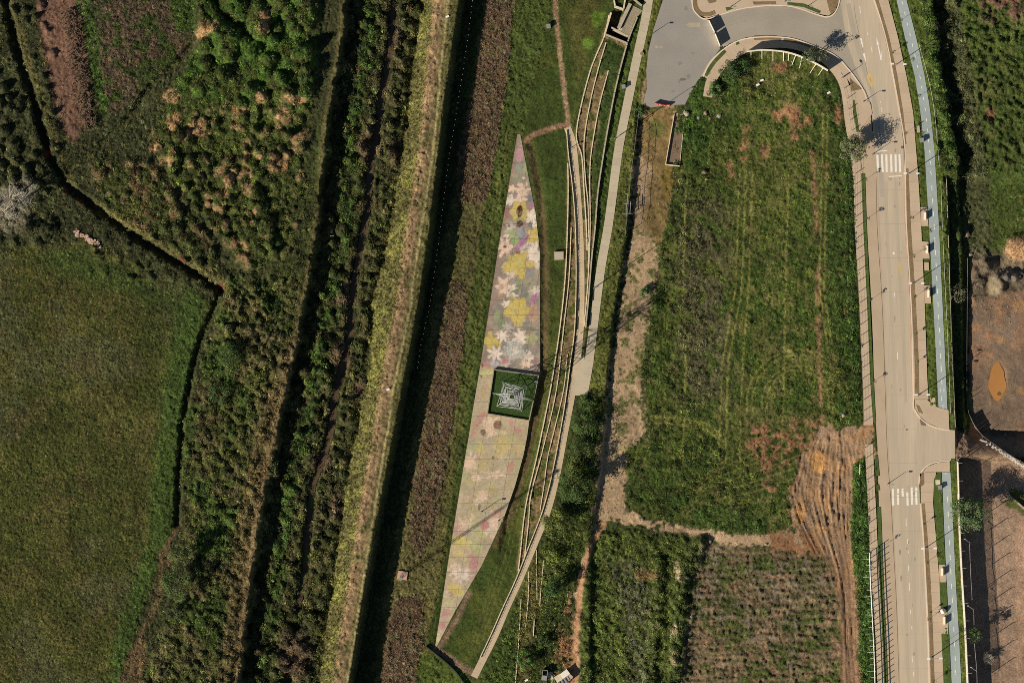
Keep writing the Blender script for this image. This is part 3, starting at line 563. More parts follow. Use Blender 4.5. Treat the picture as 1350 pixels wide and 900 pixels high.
def scatter(name, label, cat, dens, kind, smin, smax, tint=(1, 1, 1), var=.4, flat=.8, mix=None, seed=0, bury=.0, structure_parent=None):
    rng = np.random.default_rng(seed+100); d = dens.copy(); d[:5] = 0; d[-5:] = 0; d[:, :5] = 0; d[:, -5:] = 0
    cnt = rng.poisson(np.clip(d, 0, 60)*.09); idx = np.repeat(np.arange(nv), cnt.ravel()); n = len(idx)
    px = gx[idx % W_]+rng.uniform(-.75, .75, n); py = gy[idx//W_]+rng.uniform(-.75, .75, n)
    z = samp(Z, px, py); c = samp(COL, px, py); s = smin+(smax-smin)*rng.random(n)**1.8
    if mix is not None: c = c*.6+np.asarray(mix)*.4
    t = c*np.asarray(tint)*np.exp(rng.normal(-.05, var*1.35, n))[:, None]*(1+rng.normal(0, .08, (n, 3)))
    t *= np.minimum(1, .38/np.maximum(t.max(1), 1e-4))[:, None]
    m = bpy.data.meshes.new(name); m.vertices.add(n); m.vertices.foreach_set('co', np.stack([wx(px), wy(py), z-bury], 1).ravel().astype(np.float32))
    def va(nm, arr): a = m.attributes.new(nm, 'FLOAT_VECTOR', 'POINT'); a.data.foreach_set('vector', arr.astype(np.float32).ravel())
    va('tint', np.clip(t, .004, .42)); va('size', np.stack([s, s, s*flat*rng.uniform(.7, 1.3, n)], 1)); va('turn', np.stack([rng.uniform(-.2, .2, n), rng.uniform(-.2, .2, n), rng.uniform(0, 6.28, n)], 1))
    m.materials.append(MATS['plant_leaf'])
    o = link(bpy.data.objects.new(name, m)); tag(o, label, cat, kind='stuff')
    g = bpy.data.node_groups.new('grow_'+name, 'GeometryNodeTree'); g.interface.new_socket('Geometry', in_out='INPUT', socket_type='NodeSocketGeometry'); g.interface.new_socket('Geometry', in_out='OUTPUT', socket_type='NodeSocketGeometry')
    N = g.nodes; L = g.links; gi = N.new('NodeGroupInput'); go = N.new('NodeGroupOutput'); ip = N.new('GeometryNodeInstanceOnPoints'); jn = N.new('GeometryNodeJoinGeometry')
    for so_ in SRC[kind]:
        oi = N.new('GeometryNodeObjectInfo'); oi.inputs['Object'].default_value = so_; oi.inputs['As Instance'].default_value = True; L.new(oi.outputs['Geometry'], jn.inputs[0])
    L.new(jn.outputs[0], ip.inputs['Instance']); ip.inputs['Pick Instance'].default_value = True; L.new(gi.outputs[0], ip.inputs['Points'])
    for nm, sk in (('size', 'Scale'), ('turn', 'Rotation')):
        na = N.new('GeometryNodeInputNamedAttribute'); na.data_type = 'FLOAT_VECTOR'; na.inputs['Name'].default_value = nm; L.new(na.outputs['Attribute'], ip.inputs[sk])
    ri = N.new('FunctionNodeRandomValue'); ri.data_type = 'INT'; ri.inputs[5].default_value = 2; L.new(ri.outputs[2], ip.inputs['Instance Index'])
    L.new(ip.outputs[0], go.inputs[0]); md_ = o.modifiers.new('grow', 'NODES'); md_.node_group = g
    print('scatter', name, n); return o
free = np.ones((H_, W_))
def clearpoly(pts, grow=1.0): global free; free = np.where(sdpoly(pts, PX, PY) < grow, 0, free)
for q in (list(zip(MUR_L, MUR_Y))+list(zip(MUR_R, MUR_Y))[::-1], CUL, CROSS, ROAD, SHL, list(zip(XS_L, XS_Y))+list(zip(SWR_R, XS_Y))[::-1], list(zip(BP_L, BP_Y))+list(zip(BP_R, BP_Y))[::-1], list(zip(BQ_L, BQ_Y))+list(zip(BQ_R, BQ_Y))[::-1], [(800, 12), (842, 12), (840, 60), (796, 46)], [(765, 462), (770, 462), (772, 522), (753, 522)], [(1205, 530), (1252, 540), (1254, 568), (1212, 560)]): clearpoly(q)
for pts, w in ((STONE, 9.5), (CONC, 12), (WALK, 13), (WALK2, 11)):
    l, r = offset(smooth_line(pts, 12), w); clearpoly(np.r_[l, r[::-1]].tolist())
lush = ss(.004, .03, COL[..., 1]-COL[..., 0]*.92)       # how green the painted ground is
noS = 1-(1-ss(2, 6, dst))*COR
scatter('crop_plants', 'mottled low green and brown crop covering the large field at lower left', 'crop', FLD*11*free*(1-LP), 'leafy', .12, .36, (1.35, 1.35, 1.2), .5, .7, seed=1)
scatter('river_scrub', 'dark tangled scrub lining the muddy stream between bund and levee', 'scrub', COR*noS*3.2*(.3+1.4*n4), 'leafy', .22, 1.15, (1.1, 1.1, .95), .5, .9, seed=2, bury=.1)
scatter('wild_scrub', 'mixed green and brown scrub west of the bund and over the mounds', 'scrub', (np.clip(WST+SC1+MD*.8+between(xs-40, xs-4, 10)*ss(200, 300, PY)*(1-MD), 0, 1)*(1-.85*tan)*3.6*(.3+1.4*n4))*(ddA > 4)*(1-LP), 'leafy', .16, .95, (1.15, 1.12, .95), .5, .9, seed=3, bury=.05)
wf = between(-99, xi([0, 220, 400], [262, 215, 290]), 8)*(1-FLD)*(1-SC1)*(1-MD)*(1-WST)*(ddA > 5)
scatter('rough_weeds', 'rough dark weeds round the ditches at upper left', 'weeds', wf*(1-.85*dug)*3.6*(.4+1.2*n4), 'leafy', .2, .7, (1.25, 1.3, 1.2), .45, .9, seed=4)
scatter('levee_grass', 'pale yellow green grass on the sunny side of the levee', 'grass', between(xl-3, xc-3, 5)*9+between(xc+16, xr+2, 4)*3, 'grass', .16, .42, (1.15, 1.15, .95), .5, .8, seed=5)
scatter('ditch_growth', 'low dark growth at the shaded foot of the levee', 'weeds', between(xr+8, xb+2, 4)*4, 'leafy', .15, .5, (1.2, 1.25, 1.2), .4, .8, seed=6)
scatter('dry_brush', 'dry brown twiggy brush in long patches beside the levee foot', 'brush', BR*8*(1-.8*ss(.58, .68, n4)), 'twig', .3, .85, (2.25, 2.05, 1.75), .5, .9, seed=7)
scatter('verge_grass', 'short mixed grass between brown brush and painted plaza', 'grass', between(xb, xi([0, 177, 855], [760, 682, 573]), 4)*(1-BR)*5*free, 'grass', .1, .28, (1.2, 1.25, 1.1), .3, .7, seed=8)
scatter('field_weeds', 'patchy green weeds over the big field inside the curved wall', 'weeds', F*free*(1-.95*TRK)*(.5+lush)*5*(.2+1.6*n4), 'leafy', .12, .5, (1.3, 1.35, 1.1), .42, .6, seed=9)
scatter('hedge_plants', 'dense bright green plants in a strip beside the lower pavement', 'plants', np.clip(HG+line([(1118, 130), (1120, 240), (1123, 400), (1130, 540)], 9, 5), 0, 1)*free*7, 'leafy', .3, .8, (1.3, 1.35, 1.2), .5, 1.1, seed=10)
scatter('plot_weeds', 'weeds and shrubs on the plots at lower centre', 'weeds', (lowr*3.2+hedge2*4+hedge3*3)*(1-rowsR)*(.4+1.2*n4)*(1-DIRT), 'leafy', .18, .8, (1.3, 1.35, 1.2), .45, .9, seed=11)
pathw = poly([(640, 900), (700, 752), (748, 640), (772, 525), (795, 525), (797, 600), (782, 690), (766, 740), (752, 800), (750, 930), (690, 930)], 5)
scatter('plot_sprouts', 'thin green sprouts in broken rows on the ploughed plot', 'sprouts', rowsR*(.6+6*ss(-.2, .8, rowz*.6+(fbm(PX*.35, PY, 14, 52)-.5)*6)), 'leafy', .08, .26, (1.2, 1.25, 1.05), .5, .7, seed=21)
scatter('field_scrub', 'darker taller weeds in the left part and corners of the big field', 'weeds', F*free*np.clip(between(820, 935, 40)+between(1095, 1140, 14)+blob(930, 640, 60, 60, .6)*.8+blob(960, 110, 40, 30, .6)+blob(985, 690, 40, 14, .6), 0, 1)*ss(.42, .58, n2)*2.2, 'leafy', .3, .95, (1.0, 1.1, .9), .45, .9, seed=22)
scatter('path_scrub', 'scrub between the pale path and the earth track', 'scrub', pathw*free*3.2*(.3+1.4*n4)*(1-DIRT), 'leafy', .25, .9, (1.3, 1.35, 1.2), .45, 1, seed=12)
scatter('track_weeds', 'small dark weeds dotted over the bare earth track', 'weeds', DIRT*ss(.5, .62, n4)*2.5*ss(200, 300, PY)*(1-.8*ss(640, 700, PY))+DIRT*.12, 'leafy', .12, .45, (.75, .95, .7), .4, .8, mix=alb(56, 74, 34), seed=13)
scatter('terrace_plants', 'low planting on the curved terraces', 'plants', TER*free*3.2*(.3+lush), 'leafy', .12, .42, (1.25, 1.3, 1.2), .45, .8, seed=14)
scatter('bank_grass', 'rough grass on the bank beside the pale concrete path', 'grass', (between(xi([0, 143, 300, 433, 520], [864, 828, 806, 788, 772]), xp+3, 3, vX)*(1-ss(520, 540, PY))*4+between(xp+2, xp+9, 3)*ss(140, 160, PY)*(1-ss(300, 330, PY))*4)*free, 'leafy', .12, .45, (1.2, 1.25, 1.1), .45, .8, seed=15)
scatter('gully_scrub', 'dark scrub filling the gully beside the cycle path', 'scrub', g1*between(xg-14, xg+36, 5)*free*3*(.3+1.4*n4), 'leafy', .35, 1.1, (1.2, 1.2, 1.1), .45, .9, seed=16)
scatter('meadow_weeds', 'mixed green and brown weeds at upper right', 'weeds', (GR*between(xg+30, 9999, 8)*4.2+between(xi([0, 100, 225], [1212, 1226, 1248]), xg-10, 4)*(1-ss(225, 235, PY))*4)*(.3+1.4*n4)*free, 'leafy', .14, .45, (1.25, 1.3, 1.1), .4, .7, seed=17)
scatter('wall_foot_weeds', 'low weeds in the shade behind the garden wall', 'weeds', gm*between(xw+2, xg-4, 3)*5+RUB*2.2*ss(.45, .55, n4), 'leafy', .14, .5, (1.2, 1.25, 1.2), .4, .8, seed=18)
scatter('lawn_grass', 'mown lawn either side of the painted plaza', 'grass', LAWN*free*6, 'grass', .08, .22, (1.2, 1.2, 1.1), .4, .6, seed=19)
# ---------------------------------------------------------------- roads, kerbs, pavements, paths
M_road = mat('worn_concrete_road', alb(190, 171, 143), .85, .08, 2.5, 0, .13, .25, (1, .06, 1))
M_asph = mat('grey_asphalt', alb(150, 142, 129), .9, .10, 3.0, 0, .10, .12)
M_cross = mat('dusty_side_street', alb(160, 149, 130), .9, .08, 2.5, 0, .12, .10)
M_walk = mat('pavement_concrete', alb(192, 168, 138), .9, .06, 2.5, .035, .07, .2)
M_shl = mat('shoulder_concrete', alb(183, 160, 131), .9, .07, 2.5, .03, .08, .2)
M_kerb = mat('pale_kerb', alb(222, 200, 176), .85, .08, 2, .02)
M_soil = mat('bare_strip_soil', alb(132, 110, 78), 1, .35, 3.5, 0, .2, .4, bump=.5)
M_turf = mat('verge_turf', alb(78, 92, 44), 1, .4, 3.5, 0, .2, .4, bump=.5)
M_conc = mat('path_concrete', alb(188, 172, 143), .9, .06, 2.5, .05, .07, .3)
M_stone = mat('path_stone', alb(194, 172, 138), .9, .10, 3, .05, .08, .3)
M_blue = mat('blue_cycle_paint', alb(158, 166, 158), .85, .07, 1.5, .05, .10, .12)
M_white = mat('white_marking_paint', alb(236, 226, 206), .8, .10, 5, 0, .08, .8)
M_yel = mat('yellow_marking_paint', alb(206, 176, 108), .8, .12, 4, 0, .1, .8)
M_wall = mat('pale_wall_stone', alb(214, 197, 162), .9, .25, 2.5, .05, .08, .5)
M_wallg = mat('grey_wall_concrete', alb(176, 162, 136), .9, .14, 2.0, .05, .08, .5)
M_wwhite = mat('white_painted_wall', alb(236, 224, 200), .8, .05, 2, .02)
M_steel = mat('galvanised_steel', alb(156, 152, 144), .55, .08, 2, .05, metal=.3)
M_dark = mat('dark_painted_steel', alb(60, 58, 56), .6, .08, 2, .03)
M_pwhite = mat('white_painted_steel', alb(235, 230, 220), .5, .05, 2, .02)
M_red = mat('red_plastic', alb(196, 62, 48), .5, .06, 2)
M_brown = mat('trough_fill', alb(126, 104, 84), 1, .25, 2.5, bump=.5)
M_seam = mat('joint_filler', alb(96, 82, 66), .95, .2, 2)
M_stain = mat('road_stain', alb(120, 104, 84), .95, .15, 2)
def struct(o, label=None): return tag(o, label, kind='structure')
def sheet(name, pts, z, m, parent=None, t=.1):
    mb = MB(); p = P(pts); n = len(p)
    from mathutils.geometry import tessellate_polygon
    tri = tessellate_polygon([[Vector((x, y, 0)) for x, y in p]]); ar = sum(p[i][0]*p[(i+1) % n][1]-p[(i+1) % n][0]*p[i][1] for i in range(n))
    vs = [(x, y, z) for x, y in p]+[(x, y, z-t) for x, y in p]; fs = []
    for a, b, c in tri:
        k = (p[b][0]-p[a][0])*(p[c][1]-p[a][1])-(p[c][0]-p[a][0])*(p[b][1]-p[a][1])
        if k < 0: b, c = c, b
        fs += [(a, b, c), (n+c, n+b, n+a)]
    for i in range(n):
        j = (i+1) % n; fs.append((i, n+i, n+j, j) if ar > 0 else (j, n+j, n+i, i))
    mb.add(vs, fs); return mb.build(name, m, parent)
cul = struct(sheet('dead_end_street', CUL, -.004, M_asph), 'grey asphalt dead end street')
cross = struct(sheet('side_street', CROSS, .0, M_cross), 'curving side street between the main road and the dead end')
road = struct(sheet('road', ROAD, .004, M_road), 'main road of worn pale concrete')
shl = struct(sheet('road_shoulder', SHL, .012, M_shl), 'paved shoulder along the left of the main road')
island = [(913.5, -25), (914, 8), (920, 18), (931, 24), (950, 18.5), (970, 12.5), (993, 8.5), (1025, 6.5), (1050, 9.5), (1077, 18), (1092, 21), (1101, 14), (1106, -2), (1105, -25)]
isl = struct(sheet('corner_pavement', island, .11, M_walk, t=.2), 'pale corner pavement at the top between the streets')
ribs = [[(912.5, -20), (913, 8), (919, 19), (930, 25.5), (950, 19.5), (970, 13.5), (993, 9.5), (1025, 7.5), (1050, 10.5), (1077, 19.5), (1092, 22.5), (1102, 15), (1107, -1), (1106, -20)],
        [(927, 101), (937.5, 81), (957, 63), (980, 52), (1010, 49), (1043, 51), (1073, 61), (1100, 73), (1119, 92), (1137, 117), (1143, 132)],
        list(zip([x+.6 for x in XS_L], XS_Y)), [(1205, 538), (1211, 548), (1222, 558), (1240, 565), (1252, 566.5)], [(1252, 608), (1236, 608.5), (1222, 614), (1214, 624), (1211.5, 637)], [(1213.5, 663), (1217.5, 710), (1220.5, 767), (1223.5, 833), (1226, 925)]]
for k, p in enumerate(ribs): struct(ribbon('kerb', p, 1.5, -.1, .135, M_kerb, step=3), ['pale kerb round the corner pavement', 'pale kerb on the outside of the curved pavement', 'pale kerb along the right of the main road', 'kerb curving into the earth side road', 'kerb curving round the lower side of the earth side road', 'pale kerb along the right of the lower main road'][k])
# soil and turf strips set in the pavements
def bed(name, pts, m, z=.09, label=None): return struct(sheet(name, pts, z, m, t=.15), label)
def ybed(name, ys, xl_, xr_, m, z=.09, lab=None): return bed(name, list(zip(xl_, ys))+list(zip(xr_, ys))[::-1], m, z, lab)
ybed('soil_strip', [-20, 0, 50, 100, 150, 190], [1147, 1153.5, 1166.5, 1177.5, 1186, 1191], [1151, 1158, 1172.5, 1183, 1191, 1195], M_soil, .125)
ybed('soil_strip', [222, 300, 400, 470, 522], [1193.2, 1196, 1202, 1205.5, 1206.5], [1197.5, 1201, 1207.5, 1211, 1212], M_soil, .125)
ybed('soil_strip', [663, 710, 767, 833, 925], [1215, 1218.5, 1221.5, 1225, 1228], [1219, 1223, 1227, 1230, 1233], M_soil, .125)
ybed('soil_strip', [193, 196], [1187.5, 1188], [1191, 1191], M_stain, .135)
ybed('turf_strip', [132, 145, 160, 174], [1124, 1125, 1127, 1129], [1127, 1128.5, 1131, 1133], M_turf, .126); ybed('turf_strip', [229, 300, 400, 500, 556], [1135.2, 1138, 1143, 1147, 1151], [1140, 1142.5, 1147, 1151.5, 1154.5], M_turf, .126)
ybed('turf_strip', [600, 627], [1152.7, 1154.5], [1157, 1159.5], M_turf, .126); ybed('turf_strip', [638, 646], [1154, 1155], [1158.5, 1160], M_turf, .126); ybed('turf_strip', [668, 720, 790, 860, 925], [1156.5, 1158, 1160.5, 1164, 1166], [1161, 1163, 1165.5, 1169, 1171], M_turf, .126)
bed('soil_strip', [(1120, 103), (1137, 117.5), (1126, 120), (1122, 120)], M_soil, .126)
bed('soil_strip', offset(smooth_line([(994, 50.5), (1015, 49.8), (1030, 51.5)], 3), 5.5)[0].tolist()+offset(smooth_line([(994, 50.5), (1015, 49.8), (1030, 51.5)], 3), 5.5)[1][::-1].tolist(), M_soil, .126)
for pts, w in (([(1033, 52), (1055, 56.5), (1075, 64), (1092, 73)], 4.5), ([(930, 100), (941, 83), (956, 67)], 5), ([(916.5, -10), (917, 8), (924, 18), (935, 19), (943, 16)], 5.5)):
    l, r = offset(smooth_line(pts, 3), w); bed('soil_strip', l.tolist()+r[::-1].tolist(), M_soil if w != 5 else M_turf, .126)
bed('soil_strip', [(992, 2.5), (1023, 2), (1023, 6), (994, 6.5)], M_soil, .126); bed('soil_strip', [(1038, 3), (1060, 5), (1082, 14.5), (1081, 18.5), (1060, 10), (1038, 6.5)], M_turf, .126)
bed('soil_strip', [(932, 0), (945, -3), (944, 3), (935, 5)], M_soil, .126); bed('soil_strip', [(956.5, 10), (961, 9.5), (967, 11.5), (958, 15)], M_turf, .126); bed('soil_strip', [(1088, -6), (1108, -10), (1105.5, 4), (1098, 18), (1094, 17)], M_soil, .126)
bed('soil_strip', [(969, 54.5), (973.5, 53.5), (975, 58), (971, 60)], M_turf, .12)
bed('turf_strip', [(1234.5, 625), (1241, 622), (1246, 744), (1237.5, 744), (1231, 660), (1231, 632)], M_turf, .13)
bed('turf_strip', [(1238.5, 767), (1247.5, 767), (1249.5, 803), (1240, 803)], M_turf, .13); bed('turf_strip', [(1241, 835), (1251, 835), (1255, 925), (1245, 925)], M_turf, .13)
bed('soil_strip', [(1212.5, 624), (1218, 622), (1218.5, 638), (1213.5, 641.5)], M_soil, .135); bed('turf_strip', [(1253.5, 604.5), (1259, 604.5), (1261, 613), (1254, 613)], M_turf, .13)
bed('soil_strip', [(1207.5, 533), (1212, 535), (1217, 545), (1211, 543)], M_soil, .135); bed('soil_strip', [(1212, 549), (1220, 554), (1221, 561), (1214, 560)], M_stain, .02)
# pavements as slabs
pv = thing('pavement', None, None); struct(pv, 'slab pavement along the right of the upper main road')
yslabs(pv, XS_Y, [x+1.2 for x in XS_L], SWR_R, -20, 526, 13, M_walk, -.15, .11)
pv2 = thing('pavement', None, None); struct(pv2, 'slab pavement along the right of the lower main road')
yslabs(pv2, [612, 640, 663, 710, 767, 833, 925], [1219, 1214, 1214, 1218, 1221, 1224, 1227], [1236, 1231, 1230, 1234, 1238.5, 1241.5, 1245.5], 622, 925, 13, M_walk, -.15, .11)
sheet('corner_slab', [(1206, 526.3), (1222, 526.3), (1231, 535), (1250.5, 540.5), (1251.5, 566), (1240, 564.3), (1222.5, 557), (1212, 547.5), (1206.5, 538)], .112, M_walk, pv, t=.2)
sheet('corner_slab', [(1252, 609), (1252, 621.5), (1240, 621.8), (1219, 621.8), (1215, 623.5), (1223, 614.6), (1236.5, 609.5)], .112, M_walk, pv2, t=.2)
for a in ([(1213.5, 273), (1222.5, 273), (1224, 298), (1214.7, 298)], [(1215, 318), (1224, 319), (1225.5, 341), (1216, 341)], [(1218, 376), (1226.5, 376), (1227.5, 400), (1219.3, 400)]): sheet('bench_apron', a, .121, M_walk, pv, t=.2)
for a in ([(1218.3, 345.5), (1224.3, 345.5), (1224.8, 356.5), (1218.8, 356.5)], [(1226.5, 524), (1233, 524), (1233.5, 535.5), (1227, 535.5)]): sheet('concrete_pad', a, .14, M_walk, pv, t=.2)
for a in ([(1208.5, 164.5), (1212, 164.5), (1213, 175), (1209, 175)],): sheet('bench_apron', a, .121, M_walk, pv, t=.2)
for a in ([(1237.6, 744), (1246.4, 744), (1247, 767), (1238.8, 767)], [(1240.2, 803), (1249, 803), (1250, 835), (1241.5, 835)]): sheet('bench_apron', a, .121, M_walk, pv2, t=.2)
sheet('concrete_pad', [(1233, 632.5), (1239, 632), (1239.5, 638.5), (1233.5, 639)], .15, M_wall, pv2, t=.2)
pv3 = thing('pavement', None, None); struct(pv3, 'slab pavement curving round the big field')
slabs(pv3, WALK, 12.2, 12, M_walk, -.15, .11)
pv4 = thing('pavement', None, None); struct(pv4, 'slab pavement along the lower left of the main road')
slabs(pv4, WALK2, 10.5, 12, M_walk, -.15, .118)
cy = thing('cycle_path', None, None); struct(cy, 'blue painted cycle path along the right of the road')
yslabs(cy, BP_Y, BP_L, BP_R, -20, 540, 40, M_blue, -.1, .02, 'painted_panel', .05)
yslabs(cy, BQ_Y, BQ_L, BQ_R, 622, 925, 40, M_blue, -.1, .02, 'painted_panel', .05)
pst = thing('stone_path', None, None); struct(pst, 'curving pale stone path beside the terraces'); slabs(pst, STONE, 9.2, 10, M_stone, -.15, .02)
pco = thing('concrete_path', None, None); struct(pco, 'straight pale concrete path from the top to the terraces'); slabs(pco, CONC, 11.5, 9, M_conc, -.15, .03)
# markings
def mark(parent, pts, m, name, z=.012): return sheet(name, pts, z, m, parent, t=.004)
def quadm(parent, x, y, w, l, m, name, z=.012, lean=0.0):
    return mark(parent, [(x-w/2, y-l/2), (x+w/2, y-l/2), (x+w/2+lean, y+l/2), (x-w/2+lean, y+l/2)], m, name, z)
for x0, x1 in ((1155.3, 1158.6), (1161.2, 1164.8), (1167.2, 1170), (1173.5, 1176.4), (1179.3, 1182), (1184.4, 1187.8)):
    mark(road, [(x0, 203.5), (x0+2.7, 203.3), (x1+.4, 226.8), (x1-2.4, 227)], M_white, 'crosswalk_bar')
for x0, s_ in ((1175.8, [(644, 666)]), (1182.4, [(644, 650), (651.5, 665)]), (1188.4, [(643.5, 645.5), (646, 654)]), (1194.8, [(648.5, 666)]), (1200.5, [(642, 665)]), (1206.5, [(642, 647), (648, 665)])):
    for a, b in s_: mark(road, [(x0, a), (x0+2.7, a), (x0+3.2, b), (x0+.5, b)], M_white, 'crosswalk_bar')
mark(road, [(1157, 199.2), (1170, 198), (1170, 199.1), (1157, 200.4)], M_white, 'stop_line'); mark(road, [(1172, 232.3), (1189, 231.2), (1189, 232.4), (1172, 233.5)], M_white, 'stop_line')
for x, y, l in ((1133.5, 13, 9), (1143.5, 45, 3), (1149, 66, 6), (1161.5, 72, 8), (1161, 135, 2), (1162.5, 145, 6), (1179, 388, 6), (1183, 469, 10), (1194.5, 688, 10), (1196, 713, 6), (1197.5, 748, 8), (1198.8, 773, 11), (1200.5, 806, 6), (1202.5, 868, 8), (1204.5, 888, 6), (1197.3, 727, 3), (1202, 827, 4)): quadm(road, x, y, .8, l, M_white, 'lane_dash', lean=.8 if y < 100 else .3)
# two arrows and the yellow lozenges on the carriageway
mark(road, [(1133.8, 51), (1136, 50.6), (1138.2, 62.5), (1136.6, 62.8)], M_white, 'arrow_shaft'); mark(road, [(1137.4, 71), (1140.3, 70.4), (1141.8, 81), (1140.8, 81.3)], M_white, 'arrow_head')
mark(road, [(1155.4, 49), (1158.9, 59.5), (1156, 60.5)], M_white, 'arrow_head'); mark(road, [(1157.3, 61), (1158.6, 61), (1162.6, 79.6), (1161, 79.8)], M_white, 'arrow_shaft')
mark(road, [(1144.8, 93.5), (1148.2, 99), (1152, 106), (1149.6, 116.5), (1146, 110), (1142.5, 102)], M_yel, 'yellow_lozenge'); mark(road, [(1146.3, 101), (1148.2, 102), (1149, 107), (1147.6, 108.5), (1146, 105)], mat('worn_yellow', alb(186, 160, 110), .9), 'lozenge_centre', .017)
mark(road, [(1184.6, 344.5), (1187.4, 347), (1190, 355), (1188.6, 364), (1186, 361), (1183.6, 352)], mat('faded_yellow', alb(198, 172, 122), .9, .15, 4), 'yellow_lozenge')
mark(road, [(1176.6, 332.5), (1178.6, 332), (1179.8, 335), (1177, 335.5)], M_white, 'worn_mark')
mark(cross, [(922, 43), (929, 36), (924, 41)], M_cross, 'worn_mark')
for y in list(range(4, 232, 14)): 
    x = float(np.interp(y, BP_Y, BP_L)+np.interp(y, BP_Y, BP_R))/2; quadm(cy, x-.3, y, .9, 4.2, M_white, 'lane_dash', .028, 1.0)
for y in list(range(248, 520, 17)):
    x = float(np.interp(y, BP_Y, BP_L)+np.interp(y, BP_Y, BP_R))/2; quadm(cy, x, y, .9, 6.5, M_white, 'lane_dash', .028, .4)
for y in list(range(658, 910, 19)):
    x = float(np.interp(y, BQ_Y, BQ_L)+np.interp(y, BQ_Y, BQ_R))/2; quadm(cy, x, y, .9, 6.5, M_white, 'lane_dash', .028, .4)
for x, y, w, l in ((1243.2, 538, .8, 10), (1239.5, 514, .8, 5), (1244.5, 514, .8, 5), (1241.5, 525, .8, 6), (1238.8, 543.0-3, 1.5, .8), (1247.2, 624, 4, .8)): quadm(cy, x, y, w, l, M_white, 'lane_dash', .03)
# carriage seams and gutter stains
struct(ribbon('road_seam', [(1155, 235), (1156.5, 300), (1162, 383), (1165, 450), (1167.5, 533), (1170, 600), (1175, 667), (1178.5, 733), (1182, 800), (1186, 920)], .5, 0, .022, M_seam))
struct(ribbon('gutter_line', [(1125, -15), (1127.5, 20), (1139, 75), (1148, 118)], .35, 0, .011, M_stain)); struct(ribbon('gutter_line', [(1189, 150), (1191.6, 225), (1193, 300), (1199, 400), (1202.6, 530)], .9, 0, .011, mat('gutter_dust', alb(196, 158, 124), .95, .1, 2)))
for k, (y0, y1, dx) in enumerate(((240, 900, 14), (640, 905, 27), (240, 530, 29))):
    ys = np.linspace(y0, y1, 12); struct(ribbon('tyre_band', list(zip(np.interp(ys, [233, 300, 450, 600, 733, 900], [1155, 1156.5, 1165, 1170, 1178.5, 1185])+dx*.9, ys)), 4.5, 0, .0085+.0004*k, mat('rubbered_concrete', alb(184, 167, 140), .85, .06, 2, 0, .06, .1, (1, .05, 1))))
struct(ribbon('tyre_band', [(1118, 5), (1125, 40), (1137, 85), (1152, 130), (1159, 190), (1163, 260)], 6, 0, .0105, mat('rubbered_concrete_dark', alb(174, 160, 138), .85, .06, 2, 0, .06, .1)))
for c in ((916, 33, 9, 4), (957, 60, 5, 3), (900, 105, 4, 2), (872, 62.5, 2.2, 2), (866, 62, 2.4, 2)):
    a = [(c[0]+c[2]*math.cos(t)*(1+.25*math.sin(3*t+c[0])), c[1]+c[3]*math.sin(t)*(1+.2*math.cos(2*t))) for t in np.linspace(0, 6.28, 15)[:-1]]
    struct(sheet('street_stain', a, .006, mat('pale_dust', alb(172, 156, 132), .95, .1, 2) if c[0] < 900 or c[2] > 4 else M_stain, t=.004))
struct(sheet('manhole_cover', [(1173.5+2.6*math.cos(t), 236+2.6*math.sin(t)) for t in np.linspace(0, 6.28, 13)[:-1]], .0125, mat('cover_iron', alb(176, 158, 132), .8, .1, 4), t=.004))
struct(sheet('manhole_cover', [(1195.5+1.3*math.cos(t), 566+1.3*math.sin(t)) for t in np.linspace(0, 6.28, 13)[:-1]], .0125, M_stain, t=.004))

